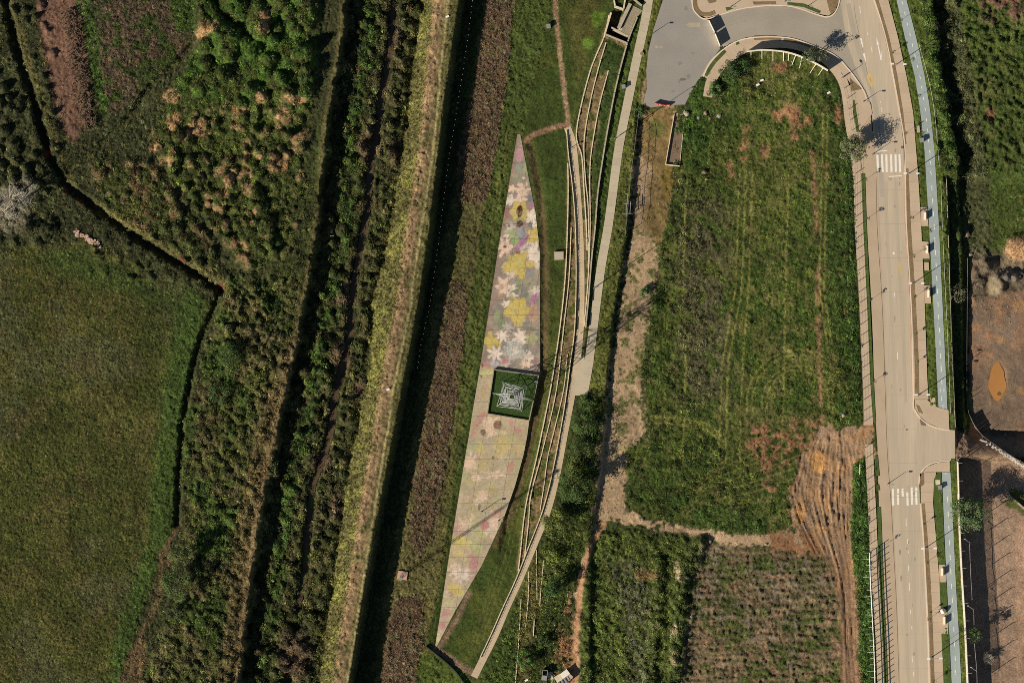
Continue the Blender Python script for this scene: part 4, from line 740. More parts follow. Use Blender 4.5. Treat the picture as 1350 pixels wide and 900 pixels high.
# ---------------------------------------------------------------- the painted plaza: slabs with a worn flower mural
mural = thing('plaza', None, None, (0, 0, 0)); struct(mural, 'long triangular plaza painted with a faded flower mural')
JOINT = []
def mural_color(X, Y):
    c = np.zeros(X.shape+(3,)); c[:] = alb(176, 158, 128)
    a = fbm(X, Y, 5, 61); b = fbm(X, Y, 12, 62); g = fbm(X, Y, 1.6, 63, 2); wx_ = X+(fbm(X, Y, 3, 64)-.5)*2.2; wy_ = Y+(fbm(X, Y, 3, 65)-.5)*2.2
    wear = 1-.38*ss(.45, .75, fbm(X, Y, 7, 71, 4))-.25*ss(.5, .8, fbm(X, Y, 1.3, 72, 2))
    def mix(m, col, op=.9): m = (np.clip(m, 0, 1)*wear)[..., None]*op*(1.05 if Y.mean() < 545 else .85); c[:] = c*(1-m)+np.asarray(col)*m
    up = 1-ss(484, 488, Y+(X-670)*-.12); mix(up, alb(150, 136, 118)); mix(up*ss(.45, .6, b), alb(132, 124, 112), .7); mix(up*ss(.55, .7, a), alb(150, 118, 104), .5)
    mix(up*np.clip((1-(X-np.interp(Y, MUR_Y, MUR_L))/8), 0, 1), alb(150, 116, 100), .7)
    mix((1-up)*ss(.5, .62, b), alb(178, 156, 106), .5); mix((1-up)*ss(.56, .66, a), alb(150, 148, 104), .45); mix((1-up)*ss(.58, .68, fbm(X, Y, 9, 66)), alb(186, 150, 126), .5)
    def ell(cx, cy, rx, ry, rot=0, col=None, op=.9, f=.22, out=None):
        t = math.radians(rot); u = (wx_-cx)*math.cos(t)+(wy_-cy)*math.sin(t); v = -(wx_-cx)*math.sin(t)+(wy_-cy)*math.cos(t); d = np.hypot(u/rx, v/ry)
        mix((1-d)/f+.5, col, op)
        if out is not None: mix(1-np.abs(d-1)*min(rx, ry)/.55, out, .6)
    def star(cx, cy, r, n, amp, col, op=.95, ph=0, sy=1, out=None, jag=0):
        u = wx_-cx; v = (wy_-cy)/sy; th = np.arctan2(v, u); R = r*(1+amp*np.cos(n*th+ph)+jag*(fbm(th*6+cx, np.hypot(u, v)*.3, 1.0, int(cx) % 50, 2)-.5)*2); d = np.hypot(u, v)/np.maximum(R, .1)
        mix((1-d)*r/1.2+.5, col, op)
        if out is not None: mix(1-np.abs(d-1)*r/.6, out, .55)
    rq = random.Random(4)
    for _ in range(40):
        yy_ = rq.uniform(250, 484); xx_ = rq.uniform(float(np.interp(yy_, MUR_Y, MUR_L))+5, float(np.interp(yy_, MUR_Y, MUR_R))-3); star(xx_, yy_, rq.uniform(2.5, 6.5), rq.choice((4, 5, 6)), .3, rq.choice((alb(220, 202, 180), alb(214, 184, 156), alb(122, 120, 114), alb(150, 118, 108), alb(146, 150, 116))), rq.uniform(.5, .9), jag=.6)
    for _ in range(56):
        yy_ = rq.uniform(552, 840); xx_ = rq.uniform(float(np.interp(yy_, MUR_Y, MUR_L))+1, float(np.interp(yy_, MUR_Y, MUR_R))-1); star(xx_, yy_, rq.uniform(3, 10), rq.choice((4, 5, 7)), .3, rq.choice((alb(218, 196, 168), alb(196, 178, 110), alb(184, 144, 130), alb(168, 164, 118), alb(206, 180, 150), alb(160, 146, 120))), rq.uniform(.35, .8), jag=.9)
    W_, Yl, G_, Pk, Br, Pe, Lv, YG, Dk = alb(224, 204, 180), alb(196, 172, 92), alb(142, 152, 102), alb(182, 122, 120), alb(84, 54, 44), alb(222, 190, 160), alb(172, 116, 138), alb(188, 184, 120), alb(104, 104, 98)
    ol = alb(112, 100, 72)
    ell(685, 204, 5, 12, 5, alb(188, 142, 142)); ell(684, 220, 4, 8, 0, alb(142, 146, 122)); ell(693, 222, 3.5, 9, 0, alb(158, 160, 112)); ell(682, 236, 7, 4, 0, alb(140, 142, 110)); ell(690, 235, 2, 1.4, 40, W_)
    star(675, 249, 5, 5, .3, Pe, jag=.4); star(690, 250, 8, 6, .25, Pe, jag=.5); star(684, 262, 9, 7, .3, Pe, jag=.5); star(672, 264, 6, 5, .3, W_, jag=.5); ell(693, 247, 1.6, 2, 0, Br)
    ell(679, 258, 3, 5, 20, alb(150, 134, 128)); ell(699, 262, 4, 5, 0, alb(122, 118, 116)); ell(702, 270, 3, 7, 22, Lv)
    star(685, 279, 12, 6, .12, Yl, sy=1.15, out=ol); ell(668, 281, 3.5, 9, 5, alb(158, 108, 100)); star(701, 286, 6.5, 5, .3, W_, sy=1.3, jag=.4); ell(705, 296, 4, 5, 0, W_)
    ell(699, 296, 3, 3.5, 0, Dk, .7); ell(684, 292, 8, 5, 0, alb(140, 138, 108), .8); ell(685, 278.5, 4.3, 8, 0, Br, 1, .12); ell(685.3, 295, 4.4, 4.6, 0, Br, 1, .12); ell(665, 297, 2, 1.8, 0, Br); ell(671, 297.5, 1.6, 1.6, 0, Br)
    star(686, 306, 6, 5, .25, alb(146, 150, 148), .8, jag=.5); ell(691, 305, 1.5, 5, -15, alb(100, 112, 122), .8)
    ell(674, 308, 6, 5, 20, alb(160, 172, 112)); ell(679, 318, 7, 4, -40, alb(148, 166, 106)); ell(667, 311, 4, 1.8, -5, W_)
    star(704, 311, 9, 5, .2, Yl, sy=1.15, out=ol); ell(688, 320, 3.5, 14, 42, Lv); ell(691, 317, 1.3, 10, 40, alb(148, 98, 128))
    star(666, 326, 9, 6, .3, Pe, jag=.5, sy=1.2); ell(666, 325, 2.4, 1.8, 0, Br); star(705, 336, 9, 5, .3, W_, sy=1.6, jag=.4); ell(710, 328, 2, 3, 0, Dk, .6); ell(697, 361, 7, 6, 0, alb(128, 132, 130), .6)
    star(681, 348, 14, 8, .16, Yl, sy=.95, out=ol, jag=.08); ell(699, 348, 7, 4.5, 10, Yl, out=ol); ell(668, 352, 6, 8, 10, Yl); ell(688, 361, 5, 8, 0, Yl, out=ol); ell(690, 337, 6, 5, -30, Yl); ell(683, 333, 2.6, 1.4, 0, alb(140, 70, 54)); star(685, 347, 4, 5, .3, YG, .6, jag=.4)
    star(664, 378, 9, 6, .3, Pe, jag=.4, sy=1.15); star(676, 382, 6, 5, .4, W_, jag=.3); ell(661, 378, 3, 4, 0, alb(176, 142, 116), .8); ell(684, 373, 5, 3, 0, alb(140, 160, 104)); ell(679, 384, 7, 2.6, -20, alb(112, 124, 84)); star(698, 374, 6, 6, .2, alb(146, 148, 112), .9, jag=.4); ell(698, 373.5, 1.6, 1.2, 0, alb(150, 60, 50)); ell(692, 386, 5, 8, 10, alb(116, 120, 104), .6)
    ell(659, 392, 6, 6, 0, alb(160, 132, 110), .8); star(676, 390, 6, 4, .4, W_, sy=.5); star(668, 401, 6, 6, .4, W_, jag=.5, sy=.8); ell(704, 394, 3.5, 9, 25, Lv); star(703, 413, 9, 4, .1, alb(182, 144, 114), .8, sy=1.3)
    star(683, 408, 14.5, 6, .14, Yl, sy=1.1, out=ol, jag=.1); ell(669, 412, 6, 6, 0, Yl, out=ol); ell(683, 424, 5, 6, 0, Yl); ell(674, 394, 4, 4, 0, alb(170, 150, 90), .8)
    ell(655, 416, 3.5, 8, 12, alb(150, 156, 112)); ell(661, 426, 4, 8, 8, alb(128, 138, 96), out=ol); ell(696, 432, 10, 3, 10, alb(120, 124, 94), .7); star(669, 432, 6, 7, .3, alb(184, 174, 156), .8, jag=.5)
    star(662, 443, 7, 7, .3, W_, jag=.35); star(686, 444, 9, 7, .3, W_, jag=.35); star(646, 449, 8.5, 4, .25, Yl, sy=1.2, out=ol); ell(657, 453, 5, 3.5, 10, Yl); star(653, 466, 8, 7, .35, W_, jag=.3); star(701, 446, 8, 5, .2, alb(168, 164, 112), .8, jag=.3)
    star(678, 462, 14, 9, .12, alb(186, 182, 166), .9, jag=.5); mix(up*(np.hypot(X-678, (Y-462)*1.1) < 15)*ss(.52, .58, np.sin(np.hypot(X-678, Y-462)*1.7+3*a)), alb(128, 126, 118), .5); star(679, 464, 5, 5, .3, W_, .6, jag=.6)
    star(694, 480, 7, 6, .3, Pe, jag=.5, sy=.6); ell(666, 476, 5, 3.6, -30, Pk); ell(641, 480, 4, 3.4, 20, Pk); ell(652, 479, 6, 3.4, 0, alb(176, 168, 176)); ell(636, 482, 1.4, 2, 0, alb(120, 66, 66))
    ell(641, 491, 8, 4, -8, YG); ell(634.5, 496, 1.2, 1.6, 0, Br, .8)
    ell(632, 553, 4.2, 12, 32, Pk); ell(624, 569, 3, 9, 20, alb(184, 132, 126), .8); star(648, 562, 10, 7, .25, Pe, jag=.6, sy=1.25); ell(665, 570, 4.5, 3, 30, Pe); star(656, 560, 5.8, 7, .05, alb(98, 58, 46), 1, jag=.12); star(637, 569.5, 3.8, 6, .05, alb(92, 66, 50), .95, jag=.15)
    ell(674, 557, 2.8, 5, -10, Pk); ell(682, 566, 5.5, 4, 30, Pk); star(662, 588, 10, 6, .25, alb(190, 170, 104), .85, sy=1.5); ell(632, 588, 5, 8, 0, alb(196, 180, 110), .85); ell(675, 578, 5, 5, 0, alb(168, 172, 110), .8); ell(622, 590, 5, 9, 10, alb(164, 166, 122), .8); ell(684, 590, 8, 9, 15, alb(190, 170, 110), .75)
    star(620, 610, 7, 9, .2, Pe, sy=1.5, jag=.7); star(629, 629, 6, 8, .3, Pe, jag=.7); star(653, 626, 9, 5, .4, Pe, sy=.5, jag=.7); star(641, 623, 6, 5, .3, alb(204, 180, 144), .7, sy=.5, jag=.7); star(636, 652, 7, 8, .3, Pe, .8, jag=.7); star(628, 661, 4, 5, .3, Pe, .7, jag=.7); ell(673, 617, 4.5, 11, 20, alb(184, 132, 116), .85); ell(650, 603, 1.6, 2.2, 0, alb(110, 88, 52))
    ell(614, 632, 6, 12, 10, alb(168, 164, 122), .6); ell(648, 645, 9, 8, 0, alb(186, 168, 104), .6); ell(632, 668, 2.2, 4.6, 8, alb(110, 92, 62), .95); star(614, 690, 9, 8, .3, Pe, .7, sy=.9, jag=.8); star(623, 681, 4, 6, .3, Pe, .8, jag=.8); star(651, 684, 8, 7, .25, Pe, .85, sy=1.1, jag=.6); ell(655, 676, 9, 5, -35, alb(188, 136, 120), .6)
    ell(639, 692, 5.4, 8, 15, alb(180, 112, 116)); ell(634, 703, 7, 5, 10, alb(170, 172, 108), .9); ell(606, 712, 8, 7, 0, alb(200, 182, 96), .9); ell(617, 716, 6, 4, 0, alb(206, 186, 112), .9); ell(628, 722, 9, 8, 20, alb(172, 174, 112), .85)
    ell(606, 730, 9, 5, 0, alb(204, 178, 112), .7); ell(624.5, 742, 5.5, 9, 22, alb(182, 118, 122)); ell(622, 733, 4, 3, 0, Pk, .8); star(600, 750, 8, 8, .3, Pe, .85, jag=.7); star(609, 758, 10, 7, .3, alb(224, 204, 184), .9, jag=.7, sy=.8); ell(599, 775, 10, 5, 10, alb(200, 176, 92), .9); ell(604, 781, 8, 5, 0, alb(206, 186, 104), .8); ell(592, 792, 7, 6, 0, alb(190, 188, 122), .8)
    ell(589, 808, 6, 6, 15, alb(186, 130, 126), .9); ell(583, 824, 4.5, 5, 15, alb(184, 128, 124), .9); ell(577, 840, 4, 6, 15, alb(208, 194, 138), .9)
    c[:] = c*(1+.45*(g[..., None]-.5)+.14*(a[..., None]-.5)*2)*(1+.16*(RNG.random(c.shape[:2])[..., None]-.5)); return c
rows = [177, 195, 215, 235, 255, 275, 295, 315, 335, 355, 375, 395, 415, 435, 455, 475, 494, 512, 530, 548, 566, 585, 605, 625, 645, 663, 682, 700, 717, 734, 754, 776, 800, 820, 838, 855]
M_mur = mat('faded_mural_paint', 'Col', .9, .07, 5, .03, .05, .5)
SQ = np.array([(651, 487), (710, 495), (697.5, 554), (642.5, 545)], float)
def insq(x, y): return sdpoly(SQ.tolist(), np.array([[x]]), np.array([[y]]))[0, 0] < 0
for i in range(len(rows)-1):
    y0, y1 = rows[i], rows[i+1]; ny = max(4, int((y1-y0)/.9)); yy = np.linspace(y0+.10, y1-.10, ny)
    L_ = np.interp(yy, MUR_Y, MUR_L); R_ = np.interp(yy, MUR_Y, MUR_R); xm = (L_.mean(), R_.mean())
    offs = [0]; 
    while offs[-1] < (R_-L_).max()-4: offs.append(offs[-1]+19.5)
    for k in range(len(offs)):
        a = L_+offs[k]+.10; b = np.minimum(R_, L_+offs[k]+19.4) if k < len(offs)-1 else R_
        if (b-a).max() < .6: continue
        b = np.maximum(b, a+.02); nx = 22; t = np.linspace(0, 1, nx); X = a[:, None]*(1-t)+b[:, None]*t; Y = np.repeat(yy[:, None], nx, 1)
        # slabs that meet the square garden are cut by it
        sd = sdpoly(SQ.tolist(), X, Y); 
        z = np.full(X.shape, .03+.004*((i+k) % 2)); vs = np.stack([wx(X), wy(Y), z], -1).reshape(-1, 3); fs = []
        for r_ in range(ny-1):
            for q in range(nx-1):
                if max(sd[r_, q], sd[r_+1, q+1]) < -.4: continue
                v0 = r_*nx+q; fs.append((v0+nx, v0+nx+1, v0+1, v0))
        if not fs: continue
        rim = [0, nx-1, nx*ny-1, nx*(ny-1)]; nb = len(vs); low_ = [(vs[v][0], vs[v][1], -.15) for v in rim]; vs = vs.tolist()+low_
        for e in ((0, 1), (1, 2), (2, 3), (3, 0)): 
            if sd.min() > 0: fs.append((rim[e[0]], rim[e[1]], nb+e[1], nb+e[0]))
        m_ = bpy.data.meshes.new('slab'); m_.from_pydata(vs, [], fs); cc = mural_color(X, Y).reshape(-1, 3); setcol(m_, np.vstack([cc, cc[rim]])); m_.materials.append(M_mur)
        put(m_, 'slab', mural)

st_l = [(517, -10, 7), (516, 40, 8), (513, 80, 8), (506, 112, 12), (501, 150, 14), (495, 185, 12), (490, 215, 9), (486, 250, 9), (482, 290, 9), (474, 335, 8), (467, 375, 9), (463, 410, 9), (461, 445, 10), (453, 478, 8), (446, 505, 13), (441, 530, 12), (436, 570, 8), (424, 610, 8), (412, 640, 9), (409, 680, 9), (404, 720, 9), (402, 760, 8), (392, 800, 7)]
sl_ = smooth_line([(x, y) for x, y, w in st_l], 4); w_ = np.interp(sl_[:, 1], [s[1] for s in st_l], [s[2] for s in st_l]); l, r = offset(sl_, w_)
mw = mat('muddy_water', alb(98, 80, 60, .9), .25, .1, .8, 0, .2, .15); struct(MB().strip(P(l), P(r), .1, .42).build('stream', mw), 'narrow muddy stream between scrubby banks')
for i, (x, y, rx, ry) in enumerate(((413, 662, 3.5, 9), (404, 733, 3, 9), (401, 758, 2.5, 6), (395, 773, 4, 3))):
    struct(sheet('algae', [(x+rx*math.cos(t)*(1+.2*math.sin(3*t+i)), y+ry*math.sin(t)) for t in np.linspace(0, 6.28, 15)[:-1]], .43+.003*i, mat('green_algae', alb(84, 104, 44), .8, .3, 3), t=.02), 'green algae on the muddy stream')
edge_ = [(925, 100), (936, 81), (957, 62.5), (980, 51.5), (1010, 48.5), (1043, 50.5), (1073, 60), (1100, 72), (1119, 92), (1138, 117.5), (1147, 138)]
ee = smooth_line(edge_, 3); l, r = offset(ee, 1); l2, r2 = offset(ee, 19); inner = l2 if np.mean(np.hypot(l2[:, 0]-1040, l2[:, 1]-160)) < np.mean(np.hypot(r2[:, 0]-1040, r2[:, 1]-160)) else r2
struct(MB().strip(P(ee), P(inner), -.12, .098).build('pavement_edge', M_walk), 'pale pavement margin between the curved pavement and its kerb')
struct(sheet('pavement_edge', [(1118, 112), (1140, 119), (1148, 139), (1150, 150), (1128, 180), (1126, 150)], .095, M_walk), 'pavement between the bend and the road shoulder')

rr_ = random.Random(21)
def stain(cx, cy, rx, ry, m, z, name, lab=None):
    k = rr_.uniform(0, 6); return sheet(name, [(cx+rx*math.cos(t)*(1+.3*math.sin(3*t+k)), cy+ry*math.sin(t)*(1+.25*math.cos(2*t+k))) for t in np.linspace(0, 6.28, 13)[:-1]], z, m, None, t=.002)
m1 = mat('oil_stain', alb(158, 144, 122), .8, .1, 2); m2 = mat('patched_concrete', alb(172, 158, 134), .9, .1, 2); m3 = mat('worn_blue', alb(172, 172, 156), .9, .1, 2)
for i in range(22):
    y = rr_.uniform(150, 890); xl0 = float(np.interp(y, [150, 300, 600, 900], [1156, 1160, 1174, 1188])); xr0 = float(np.interp(y, [150, 300, 600, 900], [1184, 1190, 1206, 1220])); struct(stain(rr_.uniform(xl0, xr0), y, rr_.uniform(.5, 1.4), rr_.uniform(1, 4), m1, .0098+.0001*i, 'oil_stain'))
for i in range(7): struct(stain(rr_.uniform(868, 915), rr_.uniform(10, 125), rr_.uniform(.8, 3), rr_.uniform(1, 4), mat('asphalt_patch', alb(136, 128, 116), .9, .1, 2), .003+.0002*i, 'asphalt_patch'))
for i in range(16):
    y = rr_.choice((rr_.uniform(10, 520), rr_.uniform(640, 890))); x = float(np.interp(y, BP_Y, BP_L)+4 if y < 545 else np.interp(y, BQ_Y, BQ_L)+4)+rr_.uniform(0, 5); struct(stain(x, y, rr_.uniform(.8, 2), rr_.uniform(2, 9), m3, .0255+.0001*i, 'worn_patch'))
sm = M_seam
for y in list(range(250, 900, 45)):
    x0 = float(np.interp(y, [233, 300, 383, 450, 533, 600, 667, 733, 800, 925], [1155, 1156, 1162, 1165, 1167, 1170, 1175, 1178, 1182, 1186])); x1 = float(np.interp(y, [233, 300, 400, 500, 640, 710, 833, 925], [1193, 1194, 1200, 1203.5, 1212, 1217, 1223, 1226])); struct(sheet('road_joint', [(x0, y), (x1, y), (x1, y+.22), (x0, y+.22)], .0122, mat('faint_joint', alb(166, 149, 124), .9), t=.002))

mp_ = mat('ochre_water', alb(172, 120, 66), .35, .04, 1.0, 0, .08, .2)
for i, (x, y, rx, ry) in enumerate(PUD):
    struct(sheet('puddle', [(x+rx*math.cos(t)*(1+.10*math.sin(3*t+i)+.06*math.sin(7*t)), y+ry*math.sin(t)*(1+.08*math.cos(4*t+i))) for t in np.linspace(0, 6.283, 41)[:-1]], -3.47, mp_, t=.2), ('large oval', 'small flat', 'small round')[i]+' ochre puddle in the brown yard')
struct(sheet('mud_spot', [(1318.5+3*math.cos(t), 519+2.6*math.sin(t)*(1+.2*math.sin(3*t))) for t in np.linspace(0, 6.283, 13)[:-1]], -3.455, mat('mud_spot', alb(112, 86, 56), .9, .2, 3), t=.02))

sheet('merging_slab', [(769.5, 462), (771.5, 480), (765, 521), (754, 521), (759, 500), (763, 480)], .026, M_conc, pco, t=.15)
# ---------------------------------------------------------------- low walls of the terraces
def zline(pts, z0=-1.6): return min(zat(x, y) for x, y in pts)
def low_wall(pts, w, label, h=.28, m=None, step=6, base=None, name='terrace_wall', sub='stone_block', blk=8, group='curved terrace walls'):
    ln = smooth_line(pts, 1.0); x0, y0 = ln[0]; b = base if base is not None else float(np.median([zat(x, y) for x, y in ln[::12]]))
    t = thing(name, label, 'wall', (wx(x0), wy(y0), b), 0, group)
    l, r = offset(ln, w*.72); s = np.r_[0, np.cumsum(np.linalg.norm(np.diff(ln, axis=0), axis=1))]; n = max(1, int(s[-1]/blk)); e = np.linspace(0, s[-1], n+1); rr = random.Random(int(x0*7+y0))
    for i in range(n):
        q = np.linspace(e[i]+.12, e[i+1]-.12, 3); f = lambda A: np.stack([np.interp(q, s, A[:, 0]), np.interp(q, s, A[:, 1])], 1)
        zz = float(zat(*f(ln)[1])); MB().strip(P(f(l)), P(f(r)), zz-.6, max(zz, b-.3)+h+rr.uniform(-.04, .04)).build(sub, m or M_wall, t)
    return t
low_wall([(803, 20), (797, 47), (777, 97), (760, 173), (767, 207), (770, 253), (773, 300), (774, 330)], 2.2, 'outermost left wall of the upper terraces running down from the look-out pit')
low_wall([(799, 56), (787, 97), (777, 140), (770, 187), (771.5, 233), (775, 267), (776, 300), (776, 350)], 1.8, 'second wall from the left on the upper terraces')
low_wall([(802, 93), (790, 140), (780, 197), (777.5, 233), (778, 300), (775, 370), (770, 430)], 1.8, 'thin third wall in the middle of the planted upper terraces')
low_wall([(840, 23), (827, 57), (813, 110), (803, 160), (795, 207), (788, 255), (784.5, 300), (780, 340), (776, 390), (772, 432)], 2.6, 'grey wall along the right edge of the upper terraces', .8, M_wallg)
low_wall([(748.5, 215), (749, 250), (748, 300), (745, 367), (738, 433), (730, 487), (723, 527), (708, 600), (693, 667), (685.5, 733), (683, 752)], 2.0, 'leftmost long pale wall beside the lawn of the plaza', .55)
low_wall([(753, 300), (750, 367), (743, 433), (735.5, 500), (727.5, 543), (713.5, 600), (700, 652), (696.5, 690), (691, 738)], 1.7, 'second long pale wall of the lower terraces from the lawn')
low_wall([(748, 467), (743, 513), (730.5, 567), (722, 603), (717, 640), (712, 672)], 1.5, 'short third wall of the lower terraces near the middle')
low_wall([(746.8, 172), (749.5, 205), (755, 250), (758.5, 300), (759.5, 367), (757.5, 433), (751.5, 480), (745, 530), (737, 577), (727, 628), (714.5, 675), (697, 720), (680, 763), (663, 800), (648, 834), (633, 866)], 1.6, 'long low edging wall on the left of the stone path', .5)
0 and low_wall([(757, 175), (763, 200), (767.5, 250), (770, 300), (771, 350), (771, 400), (768.5, 440)], 1.4, 'edging wall on the right of the upper stone path', .35)
low_wall([(717, 738), (714, 765), (711.5, 798)], 1.4, 'rightmost short wall below the path end of the terraces')
low_wall([(707, 724), (707.5, 755), (708, 790)], 1.4, 'short wall second from the right below the stone path')
low_wall([(697, 753), (696.5, 785), (692.5, 832)], 1.5, 'wavy pale wall below the stone path')
low_wall([(687, 788), (684, 842), (679, 905)], 1.3, 'long thin wall beside the grass at the bottom of the path')
low_wall([(704.5, 815), (703, 838)], 1.6, 'shortest fragment of terrace wall near the bottom', .4)
low_wall([(561, 851), (580, 866), (600, 884), (615, 905)], 1.6, 'dark timber edging beside the gravel at the bottom of the plaza', .9, M_dark, name='edging_wall', group=None)
# look-out structure
lk = thing('lookout', 'sunken concrete look-out with ramp walls at the top of the terraces', 'structure', (wx(820), wy(30), 0))
def wallseg(a, b, w, z0, z1, name, parent, m=M_wall):
    l, r = offset(np.array([a, b], float), w); return MB().strip(P(l), P(r), z0, z1).build(name, m, parent)
wallseg((805.5, 17), (797.5, 44.5), 2.4, -2.7, .9, 'side_wall', lk); wallseg((797.5, 45.5), (827, 57.5), 2.4, -2.7, .95, 'end_wall', lk, M_wallg)
wallseg((831, 5), (815.5, 37.5), 4.6, -2.7, .75, 'ramp_wall', lk, M_wallg); wallseg((822, 13), (810, 9), 3, -2.7, .9, 'head_wall', lk); wallseg((811, 9), (809.5, 1), 2, -1, .8, 'head_wall', lk); wallseg((822, 12), (824, 0), 2, -1, .85, 'head_wall', lk)
wallseg((806, 36.5), (828.5, 48.5), 2.2, -2.7, .12, 'inner_wall', lk, M_conc); wallseg((829, -6), (846, 8), 2.6, -.4, .8, 'head_wall', lk, M_wallg)
sheet('deck', [(833, 7), (847, 14), (841, 22), (838, 24), (828, 50), (819, 41)], .05, mat('pebble_deck', alb(150, 138, 112), 1, .45, 4, bump=.5), lk, t=.3)
sheet('step', [(816, 38), (820, 37), (829, 48), (826, 50), (807, 40)], .02, M_conc, lk, t=.3); sheet('pit_floor', [(806, 17), (821, 14), (814, 36), (829, 50), (826.5, 56), (798, 44.5)], -2.45, M_dark, lk, t=.2)

# square garden with kerb walls
gd = thing('square_garden', 'square walled lawn set into the painted plaza under the pylon', 'garden', (wx(675), wy(520), 0))
for i in range(4):
    a, b = SQ[i], SQ[(i+1) % 4]; wallseg(a, b, 1.4, -.2, .85+.004*i, 'kerb_wall', gd, mat('garden_wall', alb(150, 140, 118), .9, .15, 3))
ins = SQ.mean(0)+(SQ-SQ.mean(0))*.985; sheet('turf', ins.tolist(), .3, mat('garden_turf', alb(58, 78, 34), 1, .4, 4, bump=.5), gd, t=.4)
rng_ = np.random.default_rng(3); pts = rng_.uniform([642, 486], [711, 556], (4200, 2)); pts = pts[sdpoly((SQ.mean(0)+(SQ-SQ.mean(0))*.96).tolist(), pts[:, 0], pts[:, 1]) < 0]
mb = MB()
for x, y in pts:
    a = rng_.uniform(0, 6.28); s = rng_.uniform(.08, .2); X, Y = wx(x), wy(y); mb.add([(X-s*math.cos(a)*.4, Y-s*math.sin(a)*.4, .3), (X+s*math.cos(a)*.4, Y+s*math.sin(a)*.4, .3), (X+s*math.sin(a), Y+s*math.cos(a), .3+s)], [(0, 1, 2)])
tag(mb.build('grass_tufts', mat('garden_grass', alb(74, 94, 40, 1.4), .9, .3, 3), gd), kind='stuff')

# lattice pylon in the garden
def lattice(t, cx, cy, b0, b1, h, levels, r, z0, m, rot=0.0, leg='leg'):
    def corner(k, z): 
        k = k % 4; rk = random.Random(int(k*97+z*13)); w = rk.uniform(.93, 1.06)*(b0+(b1-b0)*min(1, z/(h*.72))**.8)/2; a = math.pi/4+k*math.pi/2+rot; return (cx+w*1.414*math.cos(a), cy+w*1.414*math.sin(a), z0+z)
    for k in range(4):
        mb = MB(); zs = np.linspace(0, h, levels+1)
        for i in range(levels): mb.tube(corner(k, zs[i]), corner(k, zs[i+1]), r*1.5, r*1.4, 4)
        mb.build(leg, m, t)
        fb = MB()
        for i in range(levels):
            fb.tube(corner(k, zs[i]), corner(k+1, zs[i+1]), r, r, 4); fb.tube(corner(k+1, zs[i]), corner(k, zs[i+1]), r, r, 4); fb.tube(corner(k, zs[i+1]), corner(k+1, zs[i+1]), r, r, 4)
        fb.build('brace_panel', m, t)
M_pyl = mat('pylon_steel', alb(178, 176, 168), .5, .06, 2, .04)
py_ = thing('pylon', 'tall pale steel lattice pylon standing in the square garden', 'pylon', (wx(675), wy(522), .3))
lattice(py_, wx(675), wy(522), 6.6, 1.3, 27.5, 9, .062, .3, M_pyl, rot=-.2)
for z, L in ((17.5, 5.2), (21.5, 4.3), (25.2, 3.6)):
    for s_ in (-1, 1):
        mb = MB(); dx, dy = math.cos(-.17), math.sin(-.17); tip = (wx(675)+s_*L*dx, wy(522)+s_*L*dy, .3+z+.15)
        for q in (-.6, .6): 
            mb.tube((wx(675)+q*-dy, wy(522)+q*dx, .3+z), tip, .075, .05, 4); mb.tube((wx(675)+q*-dy, wy(522)+q*dx, .3+z+1.2), tip, .06, .05, 4)
        for f in (.25, .5, .75):
            c = [wx(675)+s_*L*f*dx, wy(522)+s_*L*f*dy]; g_ = .6*(1-f); mb.tube((c[0]-g_*-dy, c[1]-g_*dx, .3+z+.1*f), (c[0]+g_*-dy, c[1]+g_*dx, .3+z+.1*f), .045, .045, 4)
        a_ = mb.build('crossarm', M_pyl, py_); mi = MB()
        for j in range(5): mi.tube((tip[0], tip[1], tip[2]-.1-j*.22), (tip[0], tip[1], tip[2]-.26-j*.22), .12, .07, 6)
        mi.build('insulator', M_dark, a_)
mb = MB(); mb.tube((wx(675), wy(522), 27.8), (wx(675), wy(522), 29.6), .08, .03, 5); mb.build('peak', M_pyl, py_)
# slender guyed mast west of the plaza
ms = thing('mast', 'slim lattice mast on a small pinkish pad between two brown brush patches', 'mast', (wx(530.5), wy(758), zat(530.5, 758)))
zb = zat(530.5, 758); MB().box((wx(530.5), wy(758), zb+.2), (2.6, 2.2, .6), -.15).build('foundation_pad', mat('pinkish_pad', alb(186, 148, 126), .9, .25, 2), ms)
lattice(ms, wx(530.5), wy(758), .75, .5, 29, 12, .022, zb+.4, mat('mast_steel', alb(150, 136, 122), .6), leg='mast_leg')
MB().box((wx(530.5), wy(758), zb+29.6), (.7, .7, .5)).build('beacon_box', M_steel, ms)

# ---------------------------------------------------------------- street lamps
def street_lamp(px, py, label):
    t = thing('street_lamp', label, 'street lamp', (wx(px), wy(py), .1), 0, 'double headed street lamps on the right kerb')
    return t
proto = street_lamp(1180.5, 86, 'tall double headed street lamp, topmost on the right kerb, beside the pale blue path curve')
MB().tube((0, 0, 0), (0, 0, 9.2), .11, .07, 8).build('pole', M_steel, proto, local=True); MB().tube((0, 0, 0), (0, 0, .35), .2, .17, 8).build('base_plate', M_dark, proto, local=True)
for s_, z, L in ((-1, 9.1, 1.0), (1, 6.0, 1.9)):
    a_ = MB().tube((0, 0, z-.25), (s_*L, 0, z), .05, .04, 6).build('arm', M_steel, proto, local=True)
    MB().box((s_*(L+.25), 0, z+.02), (.9, .42, .14)).build('lamp_head', M_pwhite, a_, local=True)
for px, py, lb in ((1197.5, 229.5, 'double headed street lamp just below the upper crosswalk on the right'), (1204, 373.5, 'double headed street lamp beside the third bench apron from the top'), (1211.5, 520, 'double headed street lamp at the corner above the earth side road'), (1220.5, 721.5, 'double headed street lamp below the lower crosswalk'), (1228, 866, 'double headed street lamp nearest the bottom edge')):
    c = copy_tree(proto); c.location = (wx(px), wy(py), .1); c['label'] = lb
